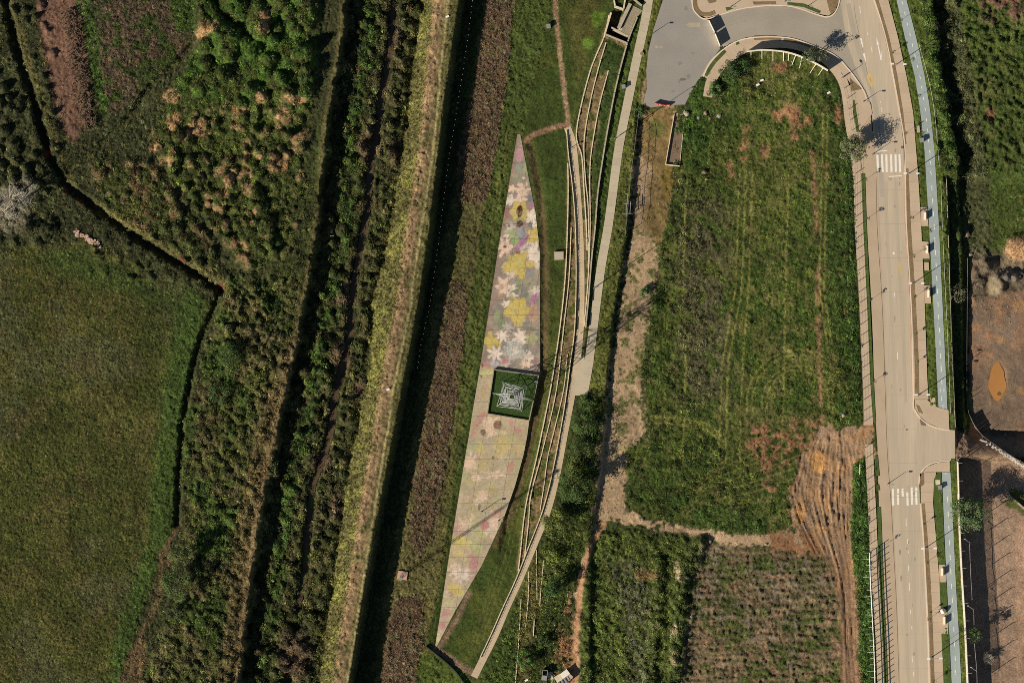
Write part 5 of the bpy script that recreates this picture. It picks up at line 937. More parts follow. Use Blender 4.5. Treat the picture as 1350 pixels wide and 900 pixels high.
def single_lamp(px, py, h, label, L=.9, ang=0, zz=.1, group='single lamps'):
    t = thing('lamp_post', label, 'lamp post', (wx(px), wy(py), zz), ang, group)
    MB().tube((0, 0, 0), (0, 0, h), .08+.004*h, .05, 8).build('pole', M_steel, t, local=True); MB().tube((0, 0, 0), (0, 0, .3), .17, .15, 8).build('base', M_dark, t, local=True)
    a_ = MB().tube((0, 0, h-.05), (L, 0, h+.05), .04, .035, 6).build('arm', M_steel, t, local=True); MB().box((L+.25, 0, h+.06), (.8, .35, .14)).build('lamp_head', M_steel, a_, local=True); return t
single_lamp(1138.5, 134, 2.9, 'short lamp post left of the road above the large tree shadow'); single_lamp(1150.5, 203.5, 3.4, 'short lamp post at the left end of the upper crosswalk'); single_lamp(1170.5, 637.5, 3.4, 'short lamp post at the left end of the lower crosswalk')
single_lamp(1112, 102, 3.6, 'lamp post in the triangular soil bed at the bend', .7, 2.2); single_lamp(861, 44, 3.0, 'short lamp post on the grass edge of the dead end street', .5, 0, zat(861, 44)); single_lamp(963, 9.5, 3.4, 'lamp post on the corner pavement near the white barrier', .8, 0); single_lamp(1035, 2, 3.0, 'lamp post between the two beds on the corner pavement', .8); single_lamp(1064, 9, 3.0, 'lamp post on the turf bed of the corner pavement', .8)
single_lamp(810.5, 183, 14.2, 'tall floodlight mast beside the upper concrete path', .7, .3, zat(810, 183)); single_lamp(782.5, 380, 14.0, 'tall floodlight mast between the two paths where they draw together', .7, .3, zat(782, 380)); single_lamp(635, 674, 3.6, 'slim lamp post on the lower painted plaza', .6, 0, .03); single_lamp(657, 686, 3.2, 'slim lamp post at the right edge of the lower painted plaza', .6, 0, .03)
single_lamp(753, 195, 1.8, 'short bollard lamp at the top of the stone path', .3, 0, 0)
single_lamp(702, 505, 4.2, 'lamp post at the right wall of the square garden', .6, .6, .1)

# ---------------------------------------------------------------- benches, bins, boxes
def bench(px, py, label, rz=0):
    t = thing('bench', label, 'bench', (wx(px), wy(py), .12), rz, 'pavement benches')
    MB().box((0, 0, .42), (.55, 2.0, .12)).build('seat', M_wwhite, t, local=True)
    for y in (-.75, .75): MB().box((0, y, .18), (.45, .18, .36)).build('leg', M_wallg, t, local=True)
    MB().box((.34, 0, .62), (.10, 2.0, .95), 0).build('backrest', M_wallg, t, local=True)
    MB().tube((.2, 1.25, 0), (.2, 1.25, 1.3), .06, .05, 6).build('side_post', M_dark, t, local=True); return t
for x, y, lb in ((1219, 285, 'pale bench on the first apron from the top'), (1221.5, 329, 'pale bench on the second apron, above the small square pad'), (1223.5, 387, 'pale bench on the third apron, below a street lamp'), (1241.5, 753.5, 'pale bench on the apron right of the lower road'), (1244.3, 817.5, 'pale bench just below the round white dome')): bench(x, y, lb)
def bin_(px, py, label, z=.1, s=1.0, m=None):
    t = thing('litter_bin', label, 'bin', (wx(px), wy(py), z)); MB().box((0, 0, .45*s), (.9*s, 1.0*s, .9*s), .1).build('body', m or M_wwhite, t, local=True); MB().box((0, 0, .95*s), (1.0*s, 1.1*s, .1), .1).build('lid', M_steel, t, local=True); return t
bin_(822, 114.5, 'pale box shaped bin at the left edge of the concrete path', zat(822, 114)); bin_(1214.8, 185, 'pale bin on the grass beside the cycle path near the upper crosswalk', .1, 1.1); bin_(1239, 642, 'pale bin on the turf beside the start of the lower cycle path', .1, 1.0, M_walk); bin_(723, 35, 'small white box on the lawn at the top centre', zat(723, 35), 1.1)
t = thing('domed_kiosk', 'round white domed cover on the turf beside the lower cycle path', 'kiosk', (wx(1243), wy(805), .1))
mb = MB()
for i in range(6): mb.tube((0, 0, .5+i*.18), (0, 0, .5+(i+1)*.18), .75*math.cos(i*.26), .75*math.cos((i+1)*.26), 14)
mb.build('dome', M_wwhite, t, local=True, smooth=False); MB().tube((0, 0, 0), (0, 0, .5), .8, .8, 14).build('drum', M_dark, t, local=True)
t = thing('concrete_block', 'square concrete block on the lawn right of the painted plaza', 'block', (wx(737), wy(337), zat(737, 337)), .05); MB().box((0, 0, .25), (2.5, 2.2, .9)).build('body', M_wallg, t, local=True); MB().box((0, 0, .725), (2.2, 1.9, .05)).build('cover_slab', M_conc, t, local=True)
t = thing('flowerpot', 'pale planting pot on the edge of the concrete path', 'pot', (wx(846), wy(71), 0)); MB().tube((0, 0, 0), (0, 0, .5), .4, .55, 10).build('bowl', M_conc, t, local=True); MB().tube((0, 0, .5), (0, 0, .54), .45, .4, 10).build('soil', M_soil, t, local=True)

# white panelled barrier across the side street
t = thing('street_barrier', 'white two panel barrier across the mouth of the side street', 'barrier', (wx(942), wy(45), .0))
for a, b in (((934.5, 27.5), (942, 43.3)), ((942.8, 45.2), (949, 61))):
    l, r = offset(np.array([a, b], float), .9); MB().strip(P(l), P(r), .05, 2.0).build('panel', M_wwhite, t)
    for q in (a, b): MB().box((wx(q[0])-.22, wy(q[1]), .2), (.5, .3, .4)).build('foot', M_wallg, t)
# curved white wall with ribs
CW = [(985, 68.5), (1004, 66.5), (1020, 67.2), (1035, 69), (1050, 73), (1063, 78.5), (1077, 85), (1092, 94)]
t = thing('curved_wall', 'white curved wall with ribs between pavement and field', 'wall', (wx(1040), wy(72), 0)); ln = smooth_line(CW, 1); l, r = offset(ln, 1.5); MB().strip(P(l[::5]), P(r[::5]), -.8, 2.9).build('wall', M_wwhite, t)
for x, y, dx, dy in ((990, 68, 0, 9), (1004.5, 67, 0, 11), (1019, 67.5, 0, 13), (1033, 69, 0, 12), (1040, 70.5, -1, 10), (1049, 73, -5, 13), (1057, 76, -3, 14), (1075.5, 85, -8, 12), (1085, 90, -6, 9)): wallseg((x, y), (x+dx, y+dy), .8, -.6, .35, 'rib', t, M_wwhite)
# red water barrier at the dead end
t = thing('red_barrier', 'red and white plastic barrier across the dead end street', 'barrier', (wx(874), wy(138), 0))
for a, b, m in (((863, 136.6), (867.8, 137.6), M_red), ((868, 137.7), (872.8, 138.7), M_red), ((873, 138.7), (877.8, 139.6), M_red), ((878, 139.5), (883, 139), M_red)): wallseg(a, b, 2.0, 0, 1.05, 'barrier_block', t, m); wallseg((a[0]+.8, a[1]+.5), (b[0]-.8, b[1]+.5), .5, 1.0, 1.09, 'reflective_strip', t, M_pwhite)
# concrete trough
t = thing('concrete_trough', 'long concrete trough full of brown silt beside the earth track', 'trough', (wx(886), wy(183), zat(884, 225)))
TR = [(889, 150), (903, 151), (896, 219), (877.5, 217)]; zt = zat(884, 225)
for i, (w, h) in enumerate(((1.2, .5), (.6, .3), (1.6, .9), (1.0, .9))): wallseg(TR[i], TR[(i+1) % 4], w, zt-1.5, zt+h+.003*i, 'trough_wall', t, M_wall)
sheet('silt', (np.mean(TR, 0)+(np.array(TR)-np.mean(TR, 0))*.96).tolist(), zt+.25, M_brown, t, t=.6)

# ---------------------------------------------------------------- fences
def post_fence(name, label, pts, gap, h, m, wires=(.4, .9, 1.4), r=.05, cat='fence', z=None, start=0, wr=.012, postname='post', top=None):
    ln = smooth_line(pts, 1.0); s = np.r_[0, np.cumsum(np.linalg.norm(np.diff(ln, axis=0), axis=1))]; q = np.arange(start, s[-1], gap); X = np.interp(q, s, ln[:, 0]); Y = np.interp(q, s, ln[:, 1]); Zs = [zat(x, y) if z is None else z for x, y in zip(X, Y)]
    t = thing(name, label, cat, (wx(X[0]), wy(Y[0]), Zs[0])); me_ = MB().tube((0, 0, -.2), (0, 0, h), r, r, 6).mesh(postname, m)
    for x, y, zz in zip(X, Y, Zs): put(me_, postname, t, (wx(x)-wx(X[0]), wy(y)-wy(Y[0]), zz-Zs[0]))
    for w in wires:
        mb = MB()
        for i in range(len(X)-1): mb.tube((wx(X[i]), wy(Y[i]), Zs[i]+w), (wx(X[i+1]), wy(Y[i+1]), Zs[i+1]+w), wr, wr, 3)
        mb.build('rail' if wr > .02 else 'wire', m, t)
    return t, list(zip(X, Y, Zs))
post_fence('wire_fence', 'post and wire fence between the big field and the upper pavement', [(1109, 103), (1116, 130), (1121, 160), (1126.5, 210), (1127.5, 250), (1128, 300), (1132, 383), (1135.5, 450), (1138, 520), (1139.5, 562)], 14.2, 1.75, M_steel, wires=(.5, 1.1, 1.6), r=.085, z=.05)
post_fence('wire_fence', 'post and wire fence between the green hedge strip and the lower pavement', [(1140, 590), (1141.5, 620), (1143.5, 660), (1145.5, 700), (1146, 722)], 14.2, 1.75, M_steel, wires=(.5, 1.1, 1.6), r=.085, z=.05)
fr, pp = post_fence('frame_fence', 'tall white steel frame fence with side arms along the lower hedge', [(1145.8, 728), (1147.5, 770), (1150, 820), (1152, 860), (1154, 925)], 8.2, 3.7, M_pwhite, wires=(.25, 1.55, 2.1, 2.9), r=.10, z=.05, wr=.12)
arm = MB().tube((0, 0, 1.2), (-1.9, 0, 1.35), .045, .035, 5).mesh('side_arm', M_pwhite); arm2 = MB().tube((0, 0, 1.2), (-1.1, 0, 1.3), .04, .035, 5).mesh('side_arm', M_pwhite)
for i, (x, y, z_) in enumerate(pp): put(arm if i % 3 == 1 else arm2, 'side_arm', fr, (wx(x)-wx(pp[0][0]), wy(y)-wy(pp[0][1]), 0), .1*math.sin(i))
post_fence('rail_fence', 'tall two rail steel fence on the bank left of the earth track', [(842, 150), (838.5, 178), (835, 205), (831, 235), (829, 262), (826, 290), (823.5, 320)], 16, 3.0, M_steel, wires=(1.7, 2.9), r=.06, wr=.05)
gt = thing('gantry', 'small white steel H shaped gantry over the ditch beside the concrete path', 'gantry', (wx(828), wy(268), zat(828, 268)))
for a, b in (((824.5, 255), (827.5, 256)), ((827.5, 256), (827, 268.5)), ((822, 268.5), (828, 268.5)), ((820, 281.5), (833.5, 281.5)), ((825.8, 269), (825.4, 287)), ((831.5, 266), (830.5, 281))): MB().tube((wx(a[0]), wy(a[1]), .9), (wx(b[0]), wy(b[1]), .9), .09, .09, 6).build('beam', M_steel, gt)
for x, y in ((824.5, 255), (827, 268.5), (820, 281.5), (833.5, 281.5)): MB().tube((wx(x), wy(y), zat(x, y)-.2), (wx(x), wy(y), .9), .07, .07, 6).build('post', M_steel, gt)
post_fence('marker_fence', 'line of thin pale posts in the shade at the foot of the levee', [(624, -5), (617, 50), (608, 110), (600, 160), (592, 210), (585, 265), (577, 330), (567, 400), (556, 450), (550, 490)], 7.5, 4.6, M_pwhite, wires=(), r=.05)
post_fence('path_railing', 'low dark railing posts along the edge of the lower stone path', [(752, 480), (746, 530), (738, 577), (728, 628), (715.5, 675), (698.5, 720), (681.5, 763), (664.5, 800), (649.5, 834), (635, 866)], 5, .7, M_dark, wires=(.6,), r=.05, z=0, wr=.03)
post_fence('path_railing', 'low dark railing posts along the upper stone path', [(748.5, 180), (751, 205), (756.5, 250), (760, 300), (761, 367), (759, 433), (753.5, 475)], 5, .6, M_dark, wires=(.55,), r=.05, z=0, wr=.03)
# garden wall on the right of the cycle path and its lower rail line
t = thing('boundary_wall', 'thin pale boundary wall along the dark strip right of the cycle path', 'wall', (wx(1250), wy(300), 0)); ys = np.arange(236, 562, 12)
for a in ys: 
    x0 = np.interp(a, [225, 300, 400, 480, 560], [1247.3, 1249.8, 1252.8, 1255.8, 1259.3]); x1 = np.interp(min(a+11.8, 563), [225, 300, 400, 480, 560], [1247.3, 1249.8, 1252.8, 1255.8, 1259.3]); wallseg((x0, a), (x1, min(a+11.8, 563)), .9, -2.4, .15, 'wall_panel', t, M_wallg)
for seg in (((1240.2, 240), (1242.3, 300), (1247, 400), (1249, 440), (1253, 545)), ((1212, 60), (1225, 110), (1232, 150), (1238.5, 222))):
    post_fence('wire_fence', 'thin pale wire fence on the turf right of the ' + ('middle' if seg[0][1] > 200 else 'upper') + ' cycle path', list(seg), 9.5, .9, M_pwhite, wires=(.45, .85), r=.05, z=.05, wr=.03)
# big retaining wall, fence and posts above the yard
XW2 = lambda y: float(np.interp(y, [608, 700, 760, 820, 900, 925], [1262.3, 1265, 1268, 1271.8, 1275.5, 1276.5]))
t = thing('retaining_wall', 'long white topped retaining wall beside the lower cycle path', 'wall', (wx(1263), wy(609), 0))
for k, y in enumerate(range(608, 925, 14)): wallseg((XW2(y), y), (XW2(y+13.8), y+13.8), 1.5 if y < 640 else 2.4, -4.2, .7+.004*(k % 2), 'wall_panel', t, M_wwhite)
tf, pp = post_fence('wall_fence', 'high mesh fence on top of the white retaining wall', [(XW2(y)+.8, y) for y in (610, 700, 760, 820, 900, 925)], 23, 4.7, M_steel, wires=(), r=.10, z=.6)
me_ = MB().tube((0, 0, 4.4), (.8, 0, 4.9), .045, .045, 5).mesh('top_arm', M_steel)
for x, y, z_ in pp: put(me_, 'top_arm', tf, (wx(x)-wx(pp[0][0]), wy(y)-wy(pp[0][1]), 0))
mb = MB()
for (x, y, z_), (x2, y2, _) in zip(pp[:-1], pp[1:]):
    A = Vector((wx(x), wy(y), 0)); B = Vector((wx(x2), wy(y2), 0)); L_ = (B-A).length
    for k in range(int(L_/.16)):
        f = k*.16/L_; p = A.lerp(B, f); mb.add([(p.x, p.y, .7), (p.x, p.y, 2.5), (p.x+.0, p.y-.10, 2.5), (p.x, p.y-.10, .7)], [(0, 1, 2, 3)])
tag(mb.build('mesh_slats', M_steel, tf), kind='stuff')
# lamps standing in the shaded yard
for x, y, lb in ((1279, 715, 'white lamp pole with swan neck in the shaded yard, upper of three'), (1283.5, 803, 'white lamp pole with swan neck in the shaded yard, middle of three'), (1287.5, 884, 'white lamp pole with swan neck in the shaded yard, lowest of three')):
    z_ = zat(x, y); t = thing('yard_lamp', lb, 'lamp post', (wx(x), wy(y), z_)); MB().tube((0, 0, 0), (0, 0, 4.6), .07, .05, 6).build('pole', M_pwhite, t, local=True); MB().tube((0, 0, 4.6), (-1.4, .9, 4.8), .05, .05, 5).build('arm', M_pwhite, t, local=True); MB().box((-1.5, 1.0, 4.8), (.5, .25, .12)).build('lamp_head', M_pwhite, t, local=True)
for k, pts in enumerate(([(1278, 716), (1279.5, 755), (1281.5, 790)], [(1283.6, 804), (1284, 828)], [(1284.5, 848), (1287.5, 884), (1288, 905)])): 
    mb = MB(); ln = smooth_line(pts, 4)
    for a, b in zip(ln[:-1], ln[1:]): mb.tube((wx(a[0]), wy(a[1]), zat(*a)+4.4), (wx(b[0]), wy(b[1]), zat(*b)+4.4), .07, .07, 4)
    tp = tag(mb.build('pipe_rail', M_pwhite), 'white pipe rail in the shade below the retaining wall, '+('upper', 'middle', 'lower')[k]+' length', 'rail')
    mb2 = MB()
    for a in (ln[0], ln[len(ln)//2], ln[-1]): mb2.tube((wx(a[0]), wy(a[1]), zat(*a)-.1), (wx(a[0]), wy(a[1]), zat(*a)+4.4), .04, .04, 4)
    mb2.build('support', M_pwhite, tp)
# yard fence: solid board fence round the earth yard
bf = thing('board_fence', 'dark solid board fence round the brown yard at the right', 'fence', (wx(1277), wy(400), -3.4)); M_board = mat('weathered_board', alb(120, 112, 104), .9, .2, 3, .12)
ln = smooth_line([(1276.5, 340), (1276, 400), (1275.5, 470), (1276, 530), (1281, 552), (1294, 572), (1312, 586), (1332, 600), (1365, 618)], 1.0); s = np.r_[0, np.cumsum(np.linalg.norm(np.diff(ln, axis=0), axis=1))]
for k, q in enumerate(np.arange(0, s[-1]-5, 5.0)):
    a = (np.interp(q, s, ln[:, 0]), np.interp(q, s, ln[:, 1])); b = (np.interp(q+4.9, s, ln[:, 0]), np.interp(q+4.9, s, ln[:, 1])); z_ = zat(a[0]+2, a[1]); h = 1.0 if a[1] < 545 else 2.3
    wallseg(a, b, .45, z_-.6, z_+h+.05*math.sin(k*1.7), 'board', bf, M_board)
    if k % 4 == 0 and a[1] > 545: MB().tube((wx(a[0]), wy(a[1]), z_-.2), (wx(a[0]), wy(a[1]), z_+3.4), .06, .06, 5).build('post', M_steel, bf)
for x, y, ang, lb in ((1281, 517, .6, 'upper stub pole leaning at the left edge of the brown yard'), (1281, 524, .3, 'lower stub pole leaning at the left edge of the brown yard')):
    z_ = zat(x, y); tag(MB().tube((wx(x), wy(y), z_-.2), (wx(x)+.3, wy(y), z_+2.0), .07, .06, 6).build('leaning_pole', M_board), lb, 'pole')
t = thing('site_panel', 'broad dark hoarding panel at the top end of the retaining wall', 'hoarding', (wx(1264), wy(606), -3.8)); wallseg((1262.5, 605), (1275, 597), .8, -4.2, .4, 'panel', t, M_board); MB().tube((wx(1263), wy(606), -3.8), (wx(1263), wy(606), 3.6), .09, .07, 6).build('post', M_steel, t)
# white concrete wall at the far right
t = thing('site_wall', 'short pale concrete wall running off the right edge', 'wall', (wx(1331), wy(654), zat(1331, 654)))
for k in range(4): a = (1330+k*6.2, 652+k*5.3); wallseg(a, (a[0]+6, a[1]+5.1), 2.4, zat(*a)-.5, zat(*a)+.8+.004*k, 'wall_block', t, M_wallg)
# short poles through the yard whose shadows rake across the soil
for k, y in enumerate((676, 690, 722, 742, 776, 862, 884, 905)):
    pass

# ---------------------------------------------------------------- trees, saplings, shrubs
LEAFM = {}
def leafmat(c):
    k = tuple(c)
    if k not in LEAFM: LEAFM[k] = mat('foliage_%d_%d_%d' % k, alb(*k, 1.75), .8, .45, 1.6, 0, .2, .5)
    return LEAFM[k]
M_bark = mat('bark', alb(120, 104, 84), .95, .2, 4)
def tree(px, py, r, h, c, label, n=900, name='tree', cat='tree', z=None, leaf=.17, open_=.5, trunkr=.12, seed=1, squash=.8, core=True):
    z0 = zat(px, py) if z is None else z; rd = random.Random(seed*31+int(px)); t = thing(name, label, cat, (wx(px), wy(py), z0))
    ch = r*squash; cz = max(h-ch, ch*.55); mb = MB()
    mb.tube((0, 0, -.2), (.05, .03, cz*.6), trunkr, trunkr*.7, 7); 
    if core: mb.tube((.05, .03, cz*.6), (0, .1, cz+ch*.5), trunkr*.7, trunkr*.25, 6)
    mb.build('trunk', M_bark, t, local=True); lb = MB(); cl = []
    for i in range(7 if r > .8 else 4):
        a = rd.uniform(0, 6.28); q = rd.uniform(.45, .95)*r; e = Vector((q*math.cos(a), q*math.sin(a), cz+rd.uniform(-.35, .6)*ch)); s = Vector((.02, .02, cz*rd.uniform(.35, .8))); m_ = s.lerp(e, .5)+Vector((0, 0, .12*r)); lb.tube(s, m_, trunkr*.45, trunkr*.3, 5).tube(m_, e, trunkr*.3, trunkr*.1, 5); cl.append((e, r*rd.uniform(.28, .5)))
    lb.build('limb', M_bark, t, local=True)
    for i in range(int(7+r*2)): 
        a = rd.uniform(0, 6.28); q = math.sqrt(rd.random())*r*.8; cl.append((Vector((q*math.cos(a), q*math.sin(a), cz+ch*rd.uniform(-.4, .85)*math.sqrt(max(0, 1-(q/r)**2)))), r*rd.uniform(.22, .42)))
    vs = []; fs = []
    for i in range(n):
        c_, cr = rd.choice(cl); v = Vector((rd.gauss(0, 1), rd.gauss(0, 1), rd.gauss(0, .8))).normalized()*cr*rd.uniform(.45, 1.15); p = c_+v; nn = (v.normalized()+Vector((rd.uniform(-.7, .7), rd.uniform(-.7, .7), rd.uniform(0, .9)))).normalized()
        u = nn.orthogonal().normalized(); w = nn.cross(u); an = rd.uniform(0, 6.28); a_ = u*math.cos(an)+w*math.sin(an); b_ = nn.cross(a_); s = leaf*rd.uniform(.6, 1.3); k = len(vs)
        vs += [p-a_*s, p+b_*s*.55, p+a_*s, p-b_*s*.55]; fs.append((k, k+1, k+2, k+3))
    mb = MB(); mb.v = vs; mb.f = fs; mb.build('crown', leafmat(c), t, local=True); return t
tree(1122, 198, 3.6, 7.2, (92, 96, 62), 'large grey green street tree leaning over the fence above the upper crosswalk', 4200, seed=1, z=0, leaf=.2, trunkr=.18)
tree(1068, 75, 2.1, 6.8, (84, 92, 60), 'thin green tree rising beside the curved white wall', 900, seed=2, z=0, leaf=.17)
tree(1079, 71, 2.4, 5.2, (84, 90, 60), 'second thin tree at the right end of the curved white wall', 800, seed=12, z=.1, leaf=.16)
tree(1279, 673, 4.9, 11, (82, 96, 58), 'large dark green tree rising beside the white retaining wall', 5200, seed=3, leaf=.22, trunkr=.22)
tree(1285, 836, 1.9, 6.5, (70, 86, 46), 'small round tree in the shaded yard beside the retaining wall', 900, seed=4)
tree(1264, 388, 2.6, 4.6, (120, 118, 92), 'pale twiggy tree standing in the shade behind the boundary wall', 420, seed=5, leaf=.12)
tree(730, 685, 3.2, 6.4, (92, 98, 46), 'leafy green tree overhanging the stone path at its right edge', 2600, seed=6, leaf=.19, trunkr=.16)
tree(752, 640, 4.2, 8.4, (66, 82, 40), 'biggest dark tree beside the stone path', 3400, seed=7, leaf=.21, trunkr=.2)
tree(770, 560, 3.6, 4.2, (64, 82, 38), 'spreading dark green bush just below the end of the concrete path', 2600, 'bush', 'bush', seed=8, leaf=.17)
tree(774, 530, 2.4, 3.0, (70, 90, 42), 'green bush touching the end of the concrete path', 1300, 'bush', 'bush', seed=9, leaf=.16)
tree(766, 590, 3.4, 4.6, (64, 78, 38), 'dark bush between the stone path and earth track', 2200, 'bush', 'bush', seed=10, leaf=.17)
tree(760, 612, 2.4, 3.0, (98, 104, 48), 'yellowish green bush close to the stone path bend', 1200, 'bush', 'bush', seed=11, leaf=.16)
tree(726, 772, 3.0, 6.6, (58, 78, 38), 'dark tree below the stone path casting a long shadow to the track', 2300, seed=13, leaf=.19, trunkr=.16)
tree(728, 736, 2.2, 3.2, (104, 112, 50), 'light green bush below the leafy tree at the path', 1000, 'bush', 'bush', seed=14)
tree(718, 845, 1.8, 3.0, (64, 80, 40), 'dark bush near the bottom scrap heap', 800, 'bush', 'bush', seed=15)
tree(693, 868, 2.4, 3.6, (70, 98, 44), 'green bush beside the grass at the bottom of the path', 1500, 'bush', 'bush', seed=16)
tree(853, 386, 1.7, 2.2, (62, 82, 42), 'rounded bush alone on the bare earth track', 900, 'bush', 'bush', seed=17)
tree(962, 96, 3.0, 3.4, (66, 84, 46), 'dark bush inside the bend of the curved pavement', 2000, 'bush', 'bush', seed=18)
tree(980, 86, 2.2, 2.8, (60, 78, 42), 'dark bush just right of the one inside the pavement bend', 1200, 'bush', 'bush', seed=19)
tree(942, 118, 2.2, 2.2, (74, 96, 48), 'light bush at the lower end of the curved pavement', 1300, 'bush', 'bush', seed=20)
tree(842, 148, 1.7, 2.0, (60, 82, 40), 'bush at the corner of the dead end street and the ditch', 800, 'bush', 'bush', seed=21)
tree(240, 735, 3.6, 8.5, (76, 84, 44), 'upper dark tree right of the brown path at lower left', 2300, seed=22, leaf=.19, trunkr=.18)
tree(236, 768, 4.0, 9, (70, 82, 42), 'lower dark tree right of the brown path at lower left', 2800, seed=23, leaf=.19, trunkr=.18)
tree(232, 806, 2.2, 3.4, (64, 70, 42), 'small dark bush below the two dark trees at lower left', 1000, 'bush', 'bush', seed=24)
tree(290, 520, 3.4, 3.6, (60, 76, 38), 'dark bush on the scrub bank right of the large field', 2000, 'bush', 'bush', seed=25)
tree(306, 470, 3.6, 3.8, (66, 84, 40), 'broad green bush above the scrub bank right of the large field', 2200, 'bush', 'bush', seed=26)
tree(404, 105, 2.0, 2.8, (60, 76, 38), 'dark bush on the left of the bund near the top', 900, 'bush', 'bush', seed=27)
def bare_tree(px, py, r, h, label, seed, c=(176, 166, 146)):
    z0 = zat(px, py); rd = random.Random(seed); t = thing('bare_tree', label, 'tree', (wx(px), wy(py), z0)); m = mat('bleached_bark', alb(*c), .9, .15, 3)
    MB().tube((0, 0, -.2), (.2, .1, h*.55), .22, .14, 7).build('trunk', m, t, local=True); bb = MB(); tw = MB()
    for i in range(16):
        a = rd.uniform(0, 6.28); s = Vector((.1, .05, h*rd.uniform(.2, .55))); e = s+Vector((math.cos(a)*r*rd.uniform(.5, 1), math.sin(a)*r*rd.uniform(.5, 1), h*rd.uniform(.1, .45))); m1 = s.lerp(e, .5)+Vector((0, 0, .3)); bb.tube(s, m1, .09, .06, 5).tube(m1, e, .06, .03, 5)
        for j in range(16):
            f = s.lerp(e, rd.uniform(.3, 1)); d = Vector((rd.uniform(-1, 1), rd.uniform(-1, 1), rd.uniform(-.1, .8)))*rd.uniform(.5, 1.3); tw.tube(f, f+d, .028, .012, 3)
    bb.build('limb', m, t, local=True); tw.build('twigs', m, t, local=True)
bare_tree(16, 262, 4.2, 13, 'bleached bare tree with long forked shadow at the left edge', 3); bare_tree(8, 280, 3.8, 7, 'lower bleached bare tree at the left edge', 4); bare_tree(36, 262, 2.6, 9, 'slim bare tree just right of the bleached pair', 5, (120, 110, 92))
bare_tree(1302, 868, 1.6, 3, 'small bare bush in the deep shade of the yard', 6, (110, 104, 92))
ordn = ['first', 'second', 'third', 'fourth', 'fifth', 'sixth', 'seventh', 'eighth', 'ninth', 'tenth', 'eleventh', 'twelfth']
def sapling(px, py, h, r, label, grp, seed, n=130):
    t = tree(px, py, r, h, (74, 80, 48), label, n, 'sapling', 'sapling', z=.1, leaf=.11, seed=seed, trunkr=.035, squash=1.0); t['group'] = grp
for i, (x, y, h) in enumerate(((1177.5, 69, 2.7), (1193.5, 175.5, 3.3), (1201.5, 287.5, 3.0), (1204, 337, 3.0), (1206, 391, 2.9), (1208.5, 439, 1.7), (1210, 476, 1.7), (1218, 690, 2.2), (1222.5, 740, 2.8), (1226.5, 806, 2.4), (1224.5, 815, 3.0), (1231, 897, 3.2))): sapling(x, y, h, .6 if h > 2.5 else .32, ordn[i]+' sapling from the top in the soil strip right of the road', 'saplings right of the road', i+40)
for i, (x, y, h) in enumerate(((1140.5, 237, 3.0), (1144, 287.5, 3.1), (1148, 395, 3.0), (1152.5, 502, 2.6), (1158.5, 723, 4.0), (1112.5, 60, 3.0))): sapling(x, y, h, .55, ordn[i]+' sapling in the turf strip left of the road, counting down' if i < 5 else 'sapling at the bend beside the tree shadow', 'saplings left of the road', i+60)
for i, (x, y, h) in enumerate(((1187.5, 27, 3.2), (1203, 78, 3.0), (1212, 127, 2.6), (1217, 176, 3.0), (1225, 304, 2.5), (1247, 845, 4.5))): sapling(x, y, h, .6, ordn[i]+' sapling on the turf beside the cycle path from the top' if i < 5 else 'lowest sapling beside the lower cycle path', 'saplings beside the cycle path', i+80)

# ---------------------------------------------------------------- rocks, scrap, shack, small things
def rock(px, py, s, label, c=(168, 152, 126), seed=0, name='boulder', h=.8):
    rd = random.Random(seed); z0 = zat(px, py); vs = []; n1_, n2_ = 7, 4
    for j in range(n2_):
        ph = j/(n2_-1)*1.35
        for i in range(n1_): a = 6.283*i/n1_+j*.3; k = s*rd.uniform(.55, 1.05); vs.append((k*math.cos(a)*math.cos(ph), k*math.sin(a)*math.cos(ph)*.8, s*h*math.sin(ph)-.1*s))
    fs = [(j*n1_+i, j*n1_+(i+1) % n1_, (j+1)*n1_+(i+1) % n1_, (j+1)*n1_+i) for j in range(n2_-1) for i in range(n1_)]+[tuple(range((n2_-1)*n1_, n2_*n1_))]
    mb = MB(); mb.v = vs; mb.f = fs; o = mb.build(name, mat('rock_%d' % c[0], alb(*c, .75), .95, .2, 2, .1)); o.location = (wx(px), wy(py), z0); o.rotation_euler = (0, 0, rd.uniform(0, 6)); tag(o, label, 'boulder', 'scattered boulders'); return o
for i, (x, y, s, lb, c) in enumerate(((1346, 359, .9, 'square pale block under the tan soil heap', (176, 166, 148)), (1328, 365, 1.3, 'grey boulder on the rubble mound left of the pale block', (138, 130, 118)), (1315, 366, 1.1, 'grey boulder at the head of the pale soil tongue', (146, 136, 120)), (1281, 335, .9, 'small grey boulder at the top of the yard fence', (148, 140, 126)), (1276, 308, 1.0, 'pinkish boulder in the gully', (150, 126, 108)), (1326, 573, .8, 'round pale boulder beside the lower fence of the yard', (170, 152, 128)),
    (921, 155, .9, 'leftmost boulder below the dead end street', (176, 156, 128)), (930, 149, 1.0, 'boulder in the middle of the group below the curved pavement', (182, 160, 132)), (936, 156, .8, 'rightmost boulder of the group below the curved pavement', (172, 140, 112)), (948, 152, 1.0, 'reddish boulder right of the group below the curved pavement', (176, 134, 106)), (905, 149, 1.2, 'flat pale rock on the head of the trough', (190, 174, 146)),
    (929, 227, .9, 'upper boulder at the left edge of the big field', (166, 142, 112)), (932, 236, .7, 'lower boulder at the left edge of the big field', (160, 136, 108)), (936, 713, .6, 'small pale boulder above the ploughed plot', (190, 180, 156)), (1010, 717, .6, 'pale stone on the dirt above the ploughed plot', (184, 164, 136)), (568, 512, .01, '', (200, 190, 170)), (533, 873, .8, 'pale stone in the lowest brown brush patch', (186, 168, 146)), (1112, 547, .9, 'tan boulder at the lower end of the big field hedge', (176, 148, 120)))):
    if lb: rock(x, y, s, lb, c, i+1)
mb = MB(); rd = random.Random(9)
